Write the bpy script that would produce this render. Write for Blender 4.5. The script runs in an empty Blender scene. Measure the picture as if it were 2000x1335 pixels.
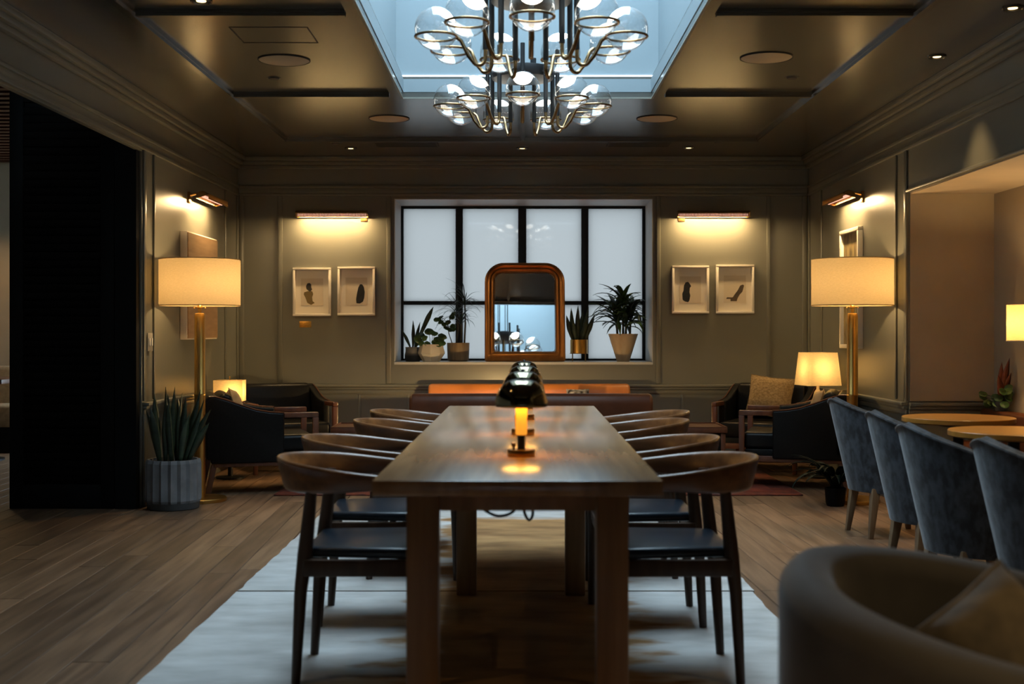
import bpy, bmesh, math, random
from mathutils import Vector, Matrix

# ------------------------------------------------------------------ camera, world, light
scene = bpy.context.scene
COL = scene.collection
F = 2450.0                       # focal length in pixels of the 2000x1335 frame
CAMZ = 1.16
cam_d = bpy.data.cameras.new('camera')
cam = bpy.data.objects.new('camera', cam_d); COL.objects.link(cam)
cam.location = (0, 0, CAMZ); cam.rotation_euler = (math.radians(90), 0, 0)
cam_d.sensor_width = 36.0; cam_d.lens = 36.0 * F / 2000.0
cam_d.shift_x = -10.0 / 2000.0; cam_d.shift_y = -20.5 / 2000.0
cam_d.clip_start = 0.05
cam_d.dof.use_dof = True; cam_d.dof.focus_distance = 8.6; cam_d.dof.aperture_fstop = 3.2
scene.camera = cam
vs = scene.view_settings
vs.view_transform = 'Standard'; vs.look = 'None'; vs.gamma = 1.0; vs.use_curve_mapping = False
vs.exposure = 0.0

world = bpy.data.worlds.new('overcast_sky'); scene.world = world
world.use_nodes = True
bg = world.node_tree.nodes['Background']
bg.inputs[0].default_value = (0.62, 0.84, 1.0, 1); bg.inputs[1].default_value = 18.0

# skylight opening: daylight portal (x0,x1,y0,y1), ceiling height, well top
SX0, SX1, SY0, SY1 = -0.735, 0.865, 4.35, 8.08
ZC, ZT = 2.70, 4.5
pl = bpy.data.lights.new('skylight_portal', 'AREA'); pl.shape = 'RECTANGLE'
pl.size = SX1 - SX0; pl.size_y = SY1 - SY0; pl.cycles.is_portal = True
plo = bpy.data.objects.new('skylight_portal', pl); COL.objects.link(plo)
plo.location = ((SX0 + SX1) / 2, (SY0 + SY1) / 2, ZT - 0.03)
pw_ = bpy.data.lights.new('window_portal', 'AREA'); pw_.shape = 'RECTANGLE'
pw_.size = 2.5; pw_.size_y = 1.7; pw_.cycles.is_portal = True
pwo = bpy.data.objects.new('window_portal', pw_); COL.objects.link(pwo)
pwo.location = (0.06, 11.95, 1.6); pwo.rotation_euler = (R_ := math.radians(-90), 0, 0)

WARM = (1.0, 0.66, 0.30)
def point(name, loc, watts, color=WARM, radius=0.03, parent=None):
    l = bpy.data.lights.new(name, 'POINT'); l.energy = watts; l.color = color; l.shadow_soft_size = radius
    o = bpy.data.objects.new(name, l); COL.objects.link(o); o.location = loc
    if parent: o.parent = parent
    return o
def spot(name, loc, watts, angle, color=WARM, blend=0.6, parent=None):
    l = bpy.data.lights.new(name, 'SPOT'); l.energy = watts; l.color = color
    l.spot_size = math.radians(angle); l.spot_blend = blend; l.shadow_soft_size = 0.03
    o = bpy.data.objects.new(name, l); COL.objects.link(o); o.location = loc
    if parent: o.parent = parent
    return o

# ------------------------------------------------------------------ helpers
R = math.radians
rng = random.Random(7)
def XZ(px, py, Y): return (px - 1010.0) * Y / F, CAMZ - (py - 647.0) * Y / F

class MB:
    """collects shapes, builds ONE mesh object"""
    def __init__(s): s.v = []; s.f = []
    def add(s, vs_, fs, M=None):
        b = len(s.v)
        s.v += [tuple(M @ Vector(p)) if M else tuple(p) for p in vs_]
        s.f += [tuple(b + i for i in f) for f in fs]
        return s
    def box(s, c, d, M=None, taper=1.0):
        x, y, z = d[0] / 2, d[1] / 2, d[2] / 2; t = taper
        P = [(-x*t, -y*t, -z), (x*t, -y*t, -z), (x*t, y*t, -z), (-x*t, y*t, -z), (-x, -y, z), (x, -y, z), (x, y, z), (-x, y, z)]
        P = [(p[0] + c[0], p[1] + c[1], p[2] + c[2]) for p in P]
        return s.add(P, [(3, 2, 1, 0), (4, 5, 6, 7), (0, 1, 5, 4), (1, 2, 6, 5), (2, 3, 7, 6), (3, 0, 4, 7)], M)
    def bx(s, x0, x1, y0, y1, z0, z1, M=None):
        return s.box(((x0+x1)/2, (y0+y1)/2, (z0+z1)/2), (abs(x1-x0), abs(y1-y0), abs(z1-z0)), M)
    def lathe(s, prof, seg=24, c=(0, 0, 0), M=None, cap0=True, cap1=True, facet=None):
        V = []; Fc = []; n = len(prof)
        for r, z in prof:
            for k in range(seg):
                a = 2 * math.pi * k / seg; rr = r * (facet(k) if facet else 1)
                V.append((c[0] + rr * math.cos(a), c[1] + rr * math.sin(a), c[2] + z))
        for i in range(n - 1):
            for k in range(seg):
                k2 = (k + 1) % seg
                Fc.append((i*seg+k, i*seg+k2, (i+1)*seg+k2, (i+1)*seg+k))
        if cap0: Fc.append(tuple(reversed(range(seg))))
        if cap1: Fc.append(tuple((n-1)*seg + k for k in range(seg)))
        return s.add(V, Fc, M)
    def tube(s, path, rad, seg=10, M=None, closed=False):
        P = [Vector(p) for p in path]; n = len(P); V = []; Fc = []
        rads = rad if isinstance(rad, (list, tuple)) else [rad] * n
        up = None
        for i in range(n):
            if closed: t = (P[(i+1) % n] - P[i-1]).normalized()
            else: t = (P[min(i+1, n-1)] - P[max(i-1, 0)]).normalized()
            if up is None:
                up = Vector((0, 0, 1)) if abs(t.z) < 0.9 else Vector((1, 0, 0))
            up = (up - t * up.dot(t)).normalized(); sd = t.cross(up)
            for k in range(seg):
                a = 2 * math.pi * k / seg
                V.append(tuple(P[i] + (up * math.cos(a) + sd * math.sin(a)) * rads[i]))
        for i in range(n if closed else n - 1):
            j = (i + 1) % n
            for k in range(seg):
                k2 = (k + 1) % seg
                Fc.append((i*seg+k, i*seg+k2, j*seg+k2, j*seg+k))
        if not closed:
            Fc.append(tuple(reversed(range(seg)))); Fc.append(tuple((n-1)*seg + k for k in range(seg)))
        return s.add(V, Fc, M)
    def loft(s, secs, M=None, closed_ring=True, caps=True):
        n = len(secs[0]); V = [p for q in secs for p in q]; Fc = []
        for i in range(len(secs) - 1):
            for k in range(n if closed_ring else n - 1):
                k2 = (k + 1) % n
                Fc.append((i*n+k, i*n+k2, (i+1)*n+k2, (i+1)*n+k))
        if caps and closed_ring:
            Fc.append(tuple(reversed(range(n)))); Fc.append(tuple((len(secs)-1)*n + k for k in range(n)))
        return s.add(V, Fc, M)
    def prism(s, poly, a0, a1, axis='y', M=None):
        """poly: 2-D outline; extruded along axis from a0 to a1. axis y: (x,z); axis x: (y,z); axis z: (x,y)"""
        n = len(poly)
        def mk(p, a): return {'y': (p[0], a, p[1]), 'x': (a, p[0], p[1]), 'z': (p[0], p[1], a)}[axis]
        V = [mk(p, a0) for p in poly] + [mk(p, a1) for p in poly]
        Fc = [tuple(range(n)), tuple(reversed(range(n, 2*n)))]
        for k in range(n): Fc.append((k, n + k, n + (k+1) % n, (k+1) % n))
        return s.add(V, Fc, M)
    def build(s, name, m, parent=None, bevel=0, seg=2, smooth=40, subsurf=0, loc=None, rot=None):
        bm = bmesh.new()
        vv = [bm.verts.new(p) for p in s.v]
        for f in s.f:
            try: bm.faces.new([vv[i] for i in f])
            except ValueError: pass
        bmesh.ops.recalc_face_normals(bm, faces=bm.faces)
        if bevel:
            ed = [e for e in bm.edges if len(e.link_faces) == 2 and e.calc_face_angle(0) > R(28)]
            bmesh.ops.bevel(bm, geom=ed, offset=bevel, segments=seg, profile=0.5, affect='EDGES', clamp_overlap=True)
        if subsurf:
            bmesh.ops.subdivide_edges(bm, edges=bm.edges, cuts=subsurf, use_grid_fill=True, smooth=1.0)
        me = bpy.data.meshes.new(name); bm.to_mesh(me); bm.free()
        if smooth:
            for p in me.polygons: p.use_smooth = True
            me.set_sharp_from_angle(angle=R(smooth))
        me.materials.append(m)
        o = bpy.data.objects.new(name, me); COL.objects.link(o)
        if parent: o.parent = parent
        if loc: o.location = loc
        if rot: o.rotation_euler = rot
        return o

def tag(o, label=None, cat=None, group=None, kind=None):
    if label: o['label'] = label
    if cat: o['category'] = cat
    if group: o['group'] = group
    if kind: o['kind'] = kind
    return o
def thing(name, label, cat, loc=(0, 0, 0), rotz=0, group=None):
    o = bpy.data.objects.new(name, None); COL.objects.link(o); o.empty_display_size = 0.1
    o.location = loc; o.rotation_euler = (0, 0, rotz)
    return tag(o, label, cat, group)
def struct(name, mb, m, label, parent=None, cat=None, **k):
    o = mb.build(name, m, parent, **k)
    if parent is None: tag(o, label, cat or name.split('_')[0], kind='structure')
    return o
def copy_tree(o, parent=None):
    c = o.copy(); COL.objects.link(c); c.parent = parent
    for ch in list(o.children): copy_tree(ch, c)
    return c
def dup(o, label, loc, rotz=0):
    c = copy_tree(o); c.location = loc; c.rotation_euler = (0, 0, rotz); c['label'] = label
    return c

# ------------------------------------------------------------------ materials
def nodes(name):
    m = bpy.data.materials.new(name); m.use_nodes = True
    nt = m.node_tree; b = nt.nodes['Principled BSDF']
    return m, nt, b
def mat(name, col, rough=0.5, metal=0.0, var=0.0, scale=(8, 8, 8), bump=0.0, col2=None, spec=0.5, sheen=0.0,
        detail=4, coat=0.0, rough_var=0.0, rand=0.0, ramp=(0.3, 0.7)):
    m, nt, b = nodes(name); N = nt.nodes; L = nt.links
    b.inputs['Roughness'].default_value = rough; b.inputs['Metallic'].default_value = metal
    b.inputs['Specular IOR Level'].default_value = spec
    if sheen:
        b.inputs['Sheen Weight'].default_value = sheen; b.inputs['Sheen Roughness'].default_value = 0.4
    if coat: b.inputs['Coat Weight'].default_value = coat; b.inputs['Coat Roughness'].default_value = 0.15
    c4 = (*col, 1)
    b.inputs['Base Color'].default_value = c4
    if var or bump or col2 or rand:
        tc = N.new('ShaderNodeTexCoord'); mp = N.new('ShaderNodeMapping'); mp.inputs['Scale'].default_value = scale
        L.new(tc.outputs['Object'], mp.inputs['Vector'])
        nz = N.new('ShaderNodeTexNoise'); nz.inputs['Scale'].default_value = 1.0; nz.inputs['Detail'].default_value = detail
        L.new(mp.outputs[0], nz.inputs['Vector'])
        if rand:
            oi = N.new('ShaderNodeObjectInfo'); ml = N.new('ShaderNodeMath'); ml.operation = 'MULTIPLY'; ml.inputs[1].default_value = 37.0
            L.new(oi.outputs['Random'], ml.inputs[0]); cx = N.new('ShaderNodeCombineXYZ'); L.new(ml.outputs[0], cx.inputs[0]); L.new(ml.outputs[0], cx.inputs[2])
            L.new(cx.outputs[0], mp.inputs['Location'])
        rp = N.new('ShaderNodeValToRGB')
        d = col2 if col2 else tuple(max(0, c * (1 - var)) for c in col)
        u = col if col2 else tuple(min(1, c * (1 + var)) for c in col)
        rp.color_ramp.elements[0].position = ramp[0]; rp.color_ramp.elements[0].color = (*d, 1)
        rp.color_ramp.elements[1].position = ramp[1]; rp.color_ramp.elements[1].color = (*u, 1)
        L.new(nz.outputs['Fac'], rp.inputs[0])
        out = rp.outputs[0]
        if rand:
            hs = N.new('ShaderNodeHueSaturation'); mr = N.new('ShaderNodeMapRange')
            mr.inputs[3].default_value = 1 - rand; mr.inputs[4].default_value = 1 + rand
            L.new(oi.outputs['Random'], mr.inputs[0]); L.new(mr.outputs[0], hs.inputs['Value']); L.new(out, hs.inputs['Color']); out = hs.outputs[0]
        L.new(out, b.inputs['Base Color'])
        if rough_var:
            mr2 = N.new('ShaderNodeMapRange'); mr2.inputs[3].default_value = rough - rough_var; mr2.inputs[4].default_value = rough + rough_var
            L.new(nz.outputs['Fac'], mr2.inputs[0]); L.new(mr2.outputs[0], b.inputs['Roughness'])
        if bump:
            bp = N.new('ShaderNodeBump'); bp.inputs['Strength'].default_value = bump; bp.inputs['Distance'].default_value = 0.01
            L.new(nz.outputs['Fac'], bp.inputs['Height']); L.new(bp.outputs[0], b.inputs['Normal'])
    return m
def emis(name, col, strength):
    m, nt, b = nodes(name)
    b.inputs['Base Color'].default_value = (*[min(1, c) for c in col], 1)
    b.inputs['Emission Color'].default_value = (*col, 1); b.inputs['Emission Strength'].default_value = strength
    return m
def shade_mat(name, col, transl=0.6, weave=60.0):
    m = bpy.data.materials.new(name); m.use_nodes = True; nt = m.node_tree; N = nt.nodes; L = nt.links
    for n in list(N):
        if n.type == 'BSDF_PRINCIPLED': N.remove(n)
    out = N['Material Output']
    d = N.new('ShaderNodeBsdfDiffuse'); t = N.new('ShaderNodeBsdfTranslucent'); mx = N.new('ShaderNodeMixShader')
    tc = N.new('ShaderNodeTexCoord'); mp = N.new('ShaderNodeMapping'); mp.inputs['Scale'].default_value = (weave, weave, weave * 6)
    nz = N.new('ShaderNodeTexNoise'); nz.inputs['Scale'].default_value = 1; rp = N.new('ShaderNodeValToRGB')
    rp.color_ramp.elements[0].position = .3; rp.color_ramp.elements[1].position = .7
    rp.color_ramp.elements[0].color = (*[c * .86 for c in col], 1); rp.color_ramp.elements[1].color = (*col, 1)
    L.new(tc.outputs['Object'], mp.inputs[0]); L.new(mp.outputs[0], nz.inputs['Vector']); L.new(nz.outputs['Fac'], rp.inputs[0])
    L.new(rp.outputs[0], d.inputs[0]); L.new(rp.outputs[0], t.inputs[0])
    mx.inputs[0].default_value = transl; L.new(d.outputs[0], mx.inputs[1]); L.new(t.outputs[0], mx.inputs[2]); L.new(mx.outputs[0], out.inputs[0])
    return m
def clear_glass(name, tint=(1, 1, 1), rough=0.0, ior=1.45, gain=1.0):
    m = bpy.data.materials.new(name); m.use_nodes = True; nt = m.node_tree; N = nt.nodes; L = nt.links
    for n in list(N):
        if n.type == 'BSDF_PRINCIPLED': N.remove(n)
    t = N.new('ShaderNodeBsdfTransparent'); t.inputs[0].default_value = (*tint, 1)
    g = N.new('ShaderNodeBsdfGlossy'); g.inputs['Roughness'].default_value = rough
    fr0 = N.new('ShaderNodeLayerWeight'); fr0.inputs[0].default_value = 0.5
    pw2 = N.new('ShaderNodeMath'); pw2.operation = 'POWER'; pw2.inputs[1].default_value = 3.0; L.new(fr0.outputs['Facing'], pw2.inputs[0])
    fr = N.new('ShaderNodeMath'); fr.operation = 'MULTIPLY_ADD'; fr.inputs[1].default_value = 0.7; fr.inputs[2].default_value = 0.075; L.new(pw2.outputs[0], fr.inputs[0])
    mx = N.new('ShaderNodeMixShader'); ml = N.new('ShaderNodeMath'); ml.operation = 'MULTIPLY'; ml.inputs[1].default_value = gain
    L.new(fr.outputs[0], ml.inputs[0]); L.new(ml.outputs[0], mx.inputs[0])
    L.new(t.outputs[0], mx.inputs[1]); L.new(g.outputs[0], mx.inputs[2]); L.new(mx.outputs[0], N['Material Output'].inputs[0])
    return m
def frosted(name, col, ior=1.5):
    m = bpy.data.materials.new(name); m.use_nodes = True; nt = m.node_tree; N = nt.nodes; L = nt.links
    for n in list(N):
        if n.type == 'BSDF_PRINCIPLED': N.remove(n)
    t = N.new('ShaderNodeBsdfTranslucent'); t.inputs[0].default_value = (*col, 1)
    g = N.new('ShaderNodeBsdfGlossy'); g.inputs['Roughness'].default_value = 0.025
    fr = N.new('ShaderNodeFresnel'); fr.inputs[0].default_value = ior; mx = N.new('ShaderNodeMixShader')
    L.new(fr.outputs[0], mx.inputs[0]); L.new(t.outputs[0], mx.inputs[1]); L.new(g.outputs[0], mx.inputs[2]); L.new(mx.outputs[0], N['Material Output'].inputs[0])
    return m

M = {}
M['wall'] = mat('wall_paint', (0.155, 0.155, 0.128), 0.33, var=0.05, scale=(3, 3, 3), spec=0.5)
M['ceil'] = mat('ceiling_paint', (0.062, 0.058, 0.047), 0.20, var=0.06, scale=(2, 40, 2), bump=0.006, rough_var=0.02, spec=0.95)
M['tanwall'] = mat('tan_wall_paint', (0.42, 0.34, 0.235), 0.7, var=0.05, scale=(4, 4, 4))
M['well'] = mat('skylight_well_paint', (0.165, 0.205, 0.225), 0.6)
M['black_metal'] = mat('black_metal', (0.012, 0.012, 0.013), 0.4, 0.3)
M['black'] = mat('black_paint', (0.004, 0.004, 0.004), 0.6, spec=0.12)
M['hub'] = mat('black_enamel', (0.006, 0.006, 0.007), 0.55, spec=0.2)
M['brass'] = mat('aged_brass', (0.50, 0.30, 0.085), 0.36, 1.0, var=0.12, scale=(6, 6, 6))
M['brass_dk'] = mat('dark_brass', (0.33, 0.19, 0.07), 0.32, 1.0, var=0.2, scale=(10, 10, 10))
M['arm_brass'] = mat('chandelier_brass', (0.30, 0.20, 0.10), 0.25, 1.0)
M['dome'] = mat('smoked_chrome', (0.26, 0.22, 0.14), 0.10, 1.0)
M['plank'] = mat('oak_plank', (0.205, 0.120, 0.068), 0.48, scale=(22, 1.6, 10), bump=0.12, col2=(0.105, 0.058, 0.032), rand=0.30, detail=8, ramp=(0.36, 0.64))
M['floor_base'] = mat('floor_gap', (0.03, 0.022, 0.016), 0.8)
M['table'] = mat('table_oak', (0.33, 0.19, 0.085), 0.225, scale=(26, 1.5, 8), col2=(0.20, 0.105, 0.042), bump=0.03, detail=6, spec=0.75)
M['table_leg'] = mat('table_leg_oak', (0.30, 0.155, 0.06), 0.45, scale=(26, 26, 1.6), col2=(0.18, 0.088, 0.032), bump=0.06)
M['walnut'] = mat('walnut', (0.20, 0.082, 0.028), 0.3, scale=(5, 30, 30), col2=(0.085, 0.033, 0.012), bump=0.03)
M['walnut_leg'] = mat('walnut_leg', (0.06, 0.030, 0.015), 0.4, scale=(30, 30, 4), col2=(0.035, 0.017, 0.008), spec=0.35)
M['navy_leather'] = mat('navy_black_leather', (0.006, 0.011, 0.018), 0.3, var=0.25, scale=(40, 40, 40), bump=0.05, spec=0.32)
M['black_leather'] = mat('black_leather', (0.006, 0.006, 0.006), 0.36, var=0.25, scale=(50, 50, 50), bump=0.05, spec=0.15)
M['mahogany'] = mat('mahogany', (0.115, 0.042, 0.02), 0.35, scale=(20, 20, 4), col2=(0.065, 0.022, 0.01))
M['brown_leather'] = mat('brown_leather', (0.075, 0.022, 0.008), 0.4, var=0.25, scale=(8, 8, 8), bump=0.04, spec=0.25)
M['tan_leather'] = mat('tan_leather', (0.42, 0.14, 0.025), 0.38, var=0.15, scale=(6, 6, 6), bump=0.04)
M['velvet'] = mat('blue_grey_velvet', (0.062, 0.078, 0.098), 0.8, scale=(30, 30, 16), col2=(0.020, 0.026, 0.034), sheen=0.3, bump=0.1, detail=8, ramp=(0.40, 0.62))
M['grey_velvet'] = mat('grey_velvet', (0.062, 0.059, 0.057), 0.8, scale=(7, 7, 7), col2=(0.040, 0.038, 0.037), sheen=0.3)
M['pale_oak'] = mat('pale_oak_leg', (0.20, 0.135, 0.075), 0.45, scale=(30, 30, 4), col2=(0.14, 0.09, 0.05))
M['bistro'] = mat('honey_wood', (0.54, 0.235, 0.04), 0.32, scale=(3, 22, 8), col2=(0.42, 0.17, 0.028))
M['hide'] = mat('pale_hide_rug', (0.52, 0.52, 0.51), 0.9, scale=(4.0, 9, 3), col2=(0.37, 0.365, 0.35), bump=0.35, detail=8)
def brown_centre(m):
    """brown tone with a ragged noise edge along the middle of the pale rug"""
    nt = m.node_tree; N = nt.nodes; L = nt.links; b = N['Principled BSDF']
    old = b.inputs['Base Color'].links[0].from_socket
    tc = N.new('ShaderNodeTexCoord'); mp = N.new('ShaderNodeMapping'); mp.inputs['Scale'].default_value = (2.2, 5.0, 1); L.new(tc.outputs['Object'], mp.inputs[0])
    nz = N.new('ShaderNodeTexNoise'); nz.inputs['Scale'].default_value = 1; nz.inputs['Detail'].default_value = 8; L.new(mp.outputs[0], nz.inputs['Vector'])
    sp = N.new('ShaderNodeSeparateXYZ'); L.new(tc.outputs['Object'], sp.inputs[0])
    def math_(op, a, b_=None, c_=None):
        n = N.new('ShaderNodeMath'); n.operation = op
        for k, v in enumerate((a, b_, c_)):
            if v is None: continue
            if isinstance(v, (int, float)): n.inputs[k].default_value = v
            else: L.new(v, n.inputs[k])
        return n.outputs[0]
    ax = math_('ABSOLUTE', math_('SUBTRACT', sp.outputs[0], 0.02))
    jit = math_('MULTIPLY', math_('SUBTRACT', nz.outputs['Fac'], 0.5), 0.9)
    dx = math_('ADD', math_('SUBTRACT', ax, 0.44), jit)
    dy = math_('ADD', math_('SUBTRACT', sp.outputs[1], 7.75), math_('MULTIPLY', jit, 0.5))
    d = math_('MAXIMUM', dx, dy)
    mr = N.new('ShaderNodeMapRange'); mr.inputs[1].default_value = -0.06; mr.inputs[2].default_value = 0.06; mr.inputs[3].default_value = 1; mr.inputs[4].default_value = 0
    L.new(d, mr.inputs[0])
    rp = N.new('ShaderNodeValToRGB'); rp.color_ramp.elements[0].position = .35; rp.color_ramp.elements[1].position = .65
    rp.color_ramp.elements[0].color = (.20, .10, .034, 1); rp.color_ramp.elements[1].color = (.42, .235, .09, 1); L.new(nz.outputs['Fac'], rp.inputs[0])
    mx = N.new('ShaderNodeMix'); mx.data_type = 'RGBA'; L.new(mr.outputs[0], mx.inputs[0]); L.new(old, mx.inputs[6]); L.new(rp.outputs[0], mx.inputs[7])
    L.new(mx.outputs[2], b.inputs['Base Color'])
brown_centre(M['hide'])
M['redrug'] = mat('red_rug', (0.26, 0.045, 0.015), 0.9, scale=(7, 7, 7), col2=(0.10, 0.018, 0.012), detail=3)
M['redrug_border'] = mat('red_rug_border', (0.19, 0.035, 0.012), 0.9, scale=(16, 16, 16), col2=(0.05, 0.010, 0.007))
M['white_frame'] = mat('white_frame', (0.72, 0.68, 0.60), 0.45)
M['mat_board'] = mat('mat_board', (0.80, 0.74, 0.63), 0.8)
M['art_paper'] = mat('art_paper', (0.66, 0.58, 0.46), 0.8)
M['ink'] = mat('dark_ink', (0.010, 0.011, 0.016), 0.7, var=0.5, scale=(40, 40, 40))
M['ochre'] = mat('ochre_ink', (0.13, 0.085, 0.02), 0.7)
M['brown_ink'] = mat('brown_ink', (0.045, 0.028, 0.018), 0.7, var=0.4, scale=(40, 40, 40))
M['wood_art'] = mat('wood_panel_art', (0.40, 0.25, 0.13), 0.5, scale=(20, 4, 30), col2=(0.30, 0.18, 0.09))
M['abstract'] = mat('abstract_art', (0.42, 0.32, 0.13), 0.6, scale=(12, 14, 7), col2=(0.05, 0.03, 0.015), detail=8)
M['pot_grey'] = mat('fluted_concrete', (0.17, 0.17, 0.175), 0.8, var=0.25, scale=(10, 10, 10), bump=0.15)
M['pot_dark'] = mat('dark_concrete', (0.05, 0.05, 0.05), 0.7, var=0.2)
M['pot_white'] = mat('white_ceramic', (0.62, 0.58, 0.50), 0.45)
M['pot_wood'] = mat('pale_ceramic_grain', (0.52, 0.42, 0.30), 0.5, scale=(20, 20, 2), col2=(0.42, 0.32, 0.21))
M['pot_tan'] = mat('ribbed_tan_pot', (0.36, 0.26, 0.15), 0.6, scale=(30, 30, 4), col2=(0.19, 0.13, 0.07))
M['reveal'] = mat('window_reveal_paint', (0.42, 0.43, 0.42), 0.5)
M['soil'] = mat('soil', (0.05, 0.035, 0.025), 0.95, var=0.5, scale=(60, 60, 60), bump=0.6)
M['leaf'] = mat('green_leaf', (0.045, 0.105, 0.030), 0.4, var=0.4, scale=(20, 20, 20), rand=0.35)
M['leaf_dk'] = mat('dark_leaf', (0.014, 0.034, 0.018), 0.4, var=0.4, scale=(20, 20, 20), rand=0.35)
M['leaf_black'] = mat('blackish_leaf', (0.004, 0.008, 0.005), 0.55, var=0.4, scale=(20, 20, 20), spec=0.1)
M['snake'] = mat('snake_leaf', (0.035, 0.06, 0.03), 0.4, scale=(4, 4, 34), col2=(0.012, 0.026, 0.016), rand=0.3)
M['snake_edge'] = mat('snake_leaf_edge', (0.20, 0.19, 0.07), 0.45)
M['stem'] = mat('plant_stem', (0.05, 0.045, 0.025), 0.7)
M['red_leaf'] = mat('red_leaf', (0.13, 0.03, 0.015), 0.45, var=0.4, scale=(15, 15, 15))
M['boucle'] = mat('tan_boucle', (0.36, 0.25, 0.115), 0.95, scale=(55, 55, 55), col2=(0.20, 0.13, 0.055), bump=1.0, detail=3)
M['pillow_grey'] = mat('striped_pillow', (0.13, 0.105, 0.07), 0.8, scale=(14, 22, 4), col2=(0.04, 0.033, 0.024), sheen=0.3)
M['pillow_tan'] = mat('tan_pillow', (0.34, 0.24, 0.13), 0.8, scale=(20, 20, 20), col2=(0.22, 0.15, 0.08))
M['pillow_bw'] = mat('black_white_pillow', (0.35, 0.33, 0.30), 0.8, scale=(22, 22, 22), col2=(0.01, 0.01, 0.01), detail=1)
M['frame_gold'] = mat('gilded_mirror_frame', (0.30, 0.135, 0.042), 0.30, 0.8, var=0.2, scale=(12, 12, 3))
M['mirror'] = mat('mirror_glass', (0.70, 0.72, 0.72), 0.015, 1.0)
M['spk'] = mat('speaker_grille', (0.36, 0.29, 0.20), 0.7)
M['dark_gap'] = mat('dark_gap', (0.01, 0.01, 0.01), 0.7)
M['pane'] = frosted('frosted_pane', (0.049, 0.042, 0.038))
M['sky_glass'] = clear_glass('skylight_glass', gain=0.3)
M['globe'] = clear_glass('globe_glass', ior=1.5, gain=1.3)
M['cap'] = emis('opal_diffuser', (1.0, 0.90, 0.74), 9.0)
M['led'] = emis('cove_led', (0.85, 0.95, 1.0), 1.6)
M['lampstrip'] = emis('picture_light_tube', (1.0, 0.55, 0.42), 0.9)
M['amber'] = emis('amber_glass', (1.0, 0.40, 0.035), 0.75)
M['down'] = emis('downlight_lens', (1.0, 0.72, 0.35), 4.0)
M['shade'] = shade_mat('linen_shade', (0.60, 0.475, 0.28), 0.36)
M['shade_small'] = shade_mat('small_linen_shade', (0.86, 0.74, 0.5), 0.6, 40)
M['shade_sconce'] = shade_mat('sconce_shade', (0.36, 0.24, 0.11), 0.28)
M['cord'] = mat('black_cord', (0.01, 0.01, 0.01), 0.5)
M['socket'] = mat('switch_plate', (0.32, 0.30, 0.25), 0.4)
M['plaque'] = mat('brass_plaque', (0.65, 0.36, 0.08), 0.35, 0.9, var=0.2, scale=(90, 90, 90))

# ------------------------------------------------------------------ structure
WL, WR, YB, YF = -2.477, 2.59, 11.13, -2.6        # left wall, right wall, back wall, front wall
YP = 8.29                                           # near edge of the side wall piers
ALX = 3.157                                         # back of the banquette alcove
WIN = (-1.09, 1.204, 0.887, 2.337); WY = 11.75      # window opening and depth of its frame

floor = struct('floor', MB().bx(-7.2, 4.0, YF, 13.0, -0.10, -0.014), M['floor_base'], 'wide oak plank floor of the lounge', smooth=0)
# planks: each a board of its own, slightly skewed to the room
pw = 0.135; skew = R(2.0); npl = 0
rest = MB()
def plank_mesh(x0, x1, y0, y1, dz):
    c = 0.0025; g = 0.0012
    Mx = Matrix.Translation((0, 6, 0)) @ Matrix.Rotation(skew, 4, 'Z') @ Matrix.Translation((0, -6, 0))
    P = [(x0+g, y0+g, -.013), (x1-g, y0+g, -.013), (x1-g, y1-g, -.013), (x0+g, y1-g, -.013),
         (x0+g, y0+g, dz-c), (x1-g, y0+g, dz-c), (x1-g, y1-g, dz-c), (x0+g, y1-g, dz-c),
         (x0+g+c, y0+g+c, dz), (x1-g-c, y0+g+c, dz), (x1-g-c, y1-g-c, dz), (x0+g+c, y1-g-c, dz)]
    Fs = [(8, 9, 10, 11), (4, 5, 9, 8), (5, 6, 10, 9), (6, 7, 11, 10), (7, 4, 8, 11), (0, 1, 5, 4), (1, 2, 6, 5), (2, 3, 7, 6), (3, 0, 4, 7)]
    return [tuple(Mx @ Vector(p)) for p in P], Fs
cols = int((3.3 + 7.2) / pw)
for i in range(-53, 25):
    x0 = i * pw; y = YF + rng.uniform(0, 1.5) - 0.2
    while y < 13.0:
        ln = rng.uniform(1.5, 2.6); y1 = min(y + ln, 13.0)
        ya = max(y, YF)
        dz = rng.uniform(-0.0012, 0.0)
        if y1 - ya > 0.05:
            V, Fs = plank_mesh(x0, x0 + pw, ya, y1, dz)
            ym = (ya + y1) / 2; xm = x0 + pw / 2
            vis = ym > 3.2 and y < 9.4 and abs(xm) < max(0.0, 0.43 * (y1 + .3)) and -3.4 < xm < 3.16 and npl < 300
            under = -1.2 < xm < 1.0 and 3.0 < ya and y1 < 8.0          # wholly under the pale rug
            if vis and not under:
                b = MB(); b.add(V, Fs); b.build('plank', M['plank'], floor, smooth=0); npl += 1
            else: rest.add(V, Fs)
        y = y1
r_ = rest.build('planks_beyond', M['plank'], floor, smooth=0); r_['kind'] = 'stuff'

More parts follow.
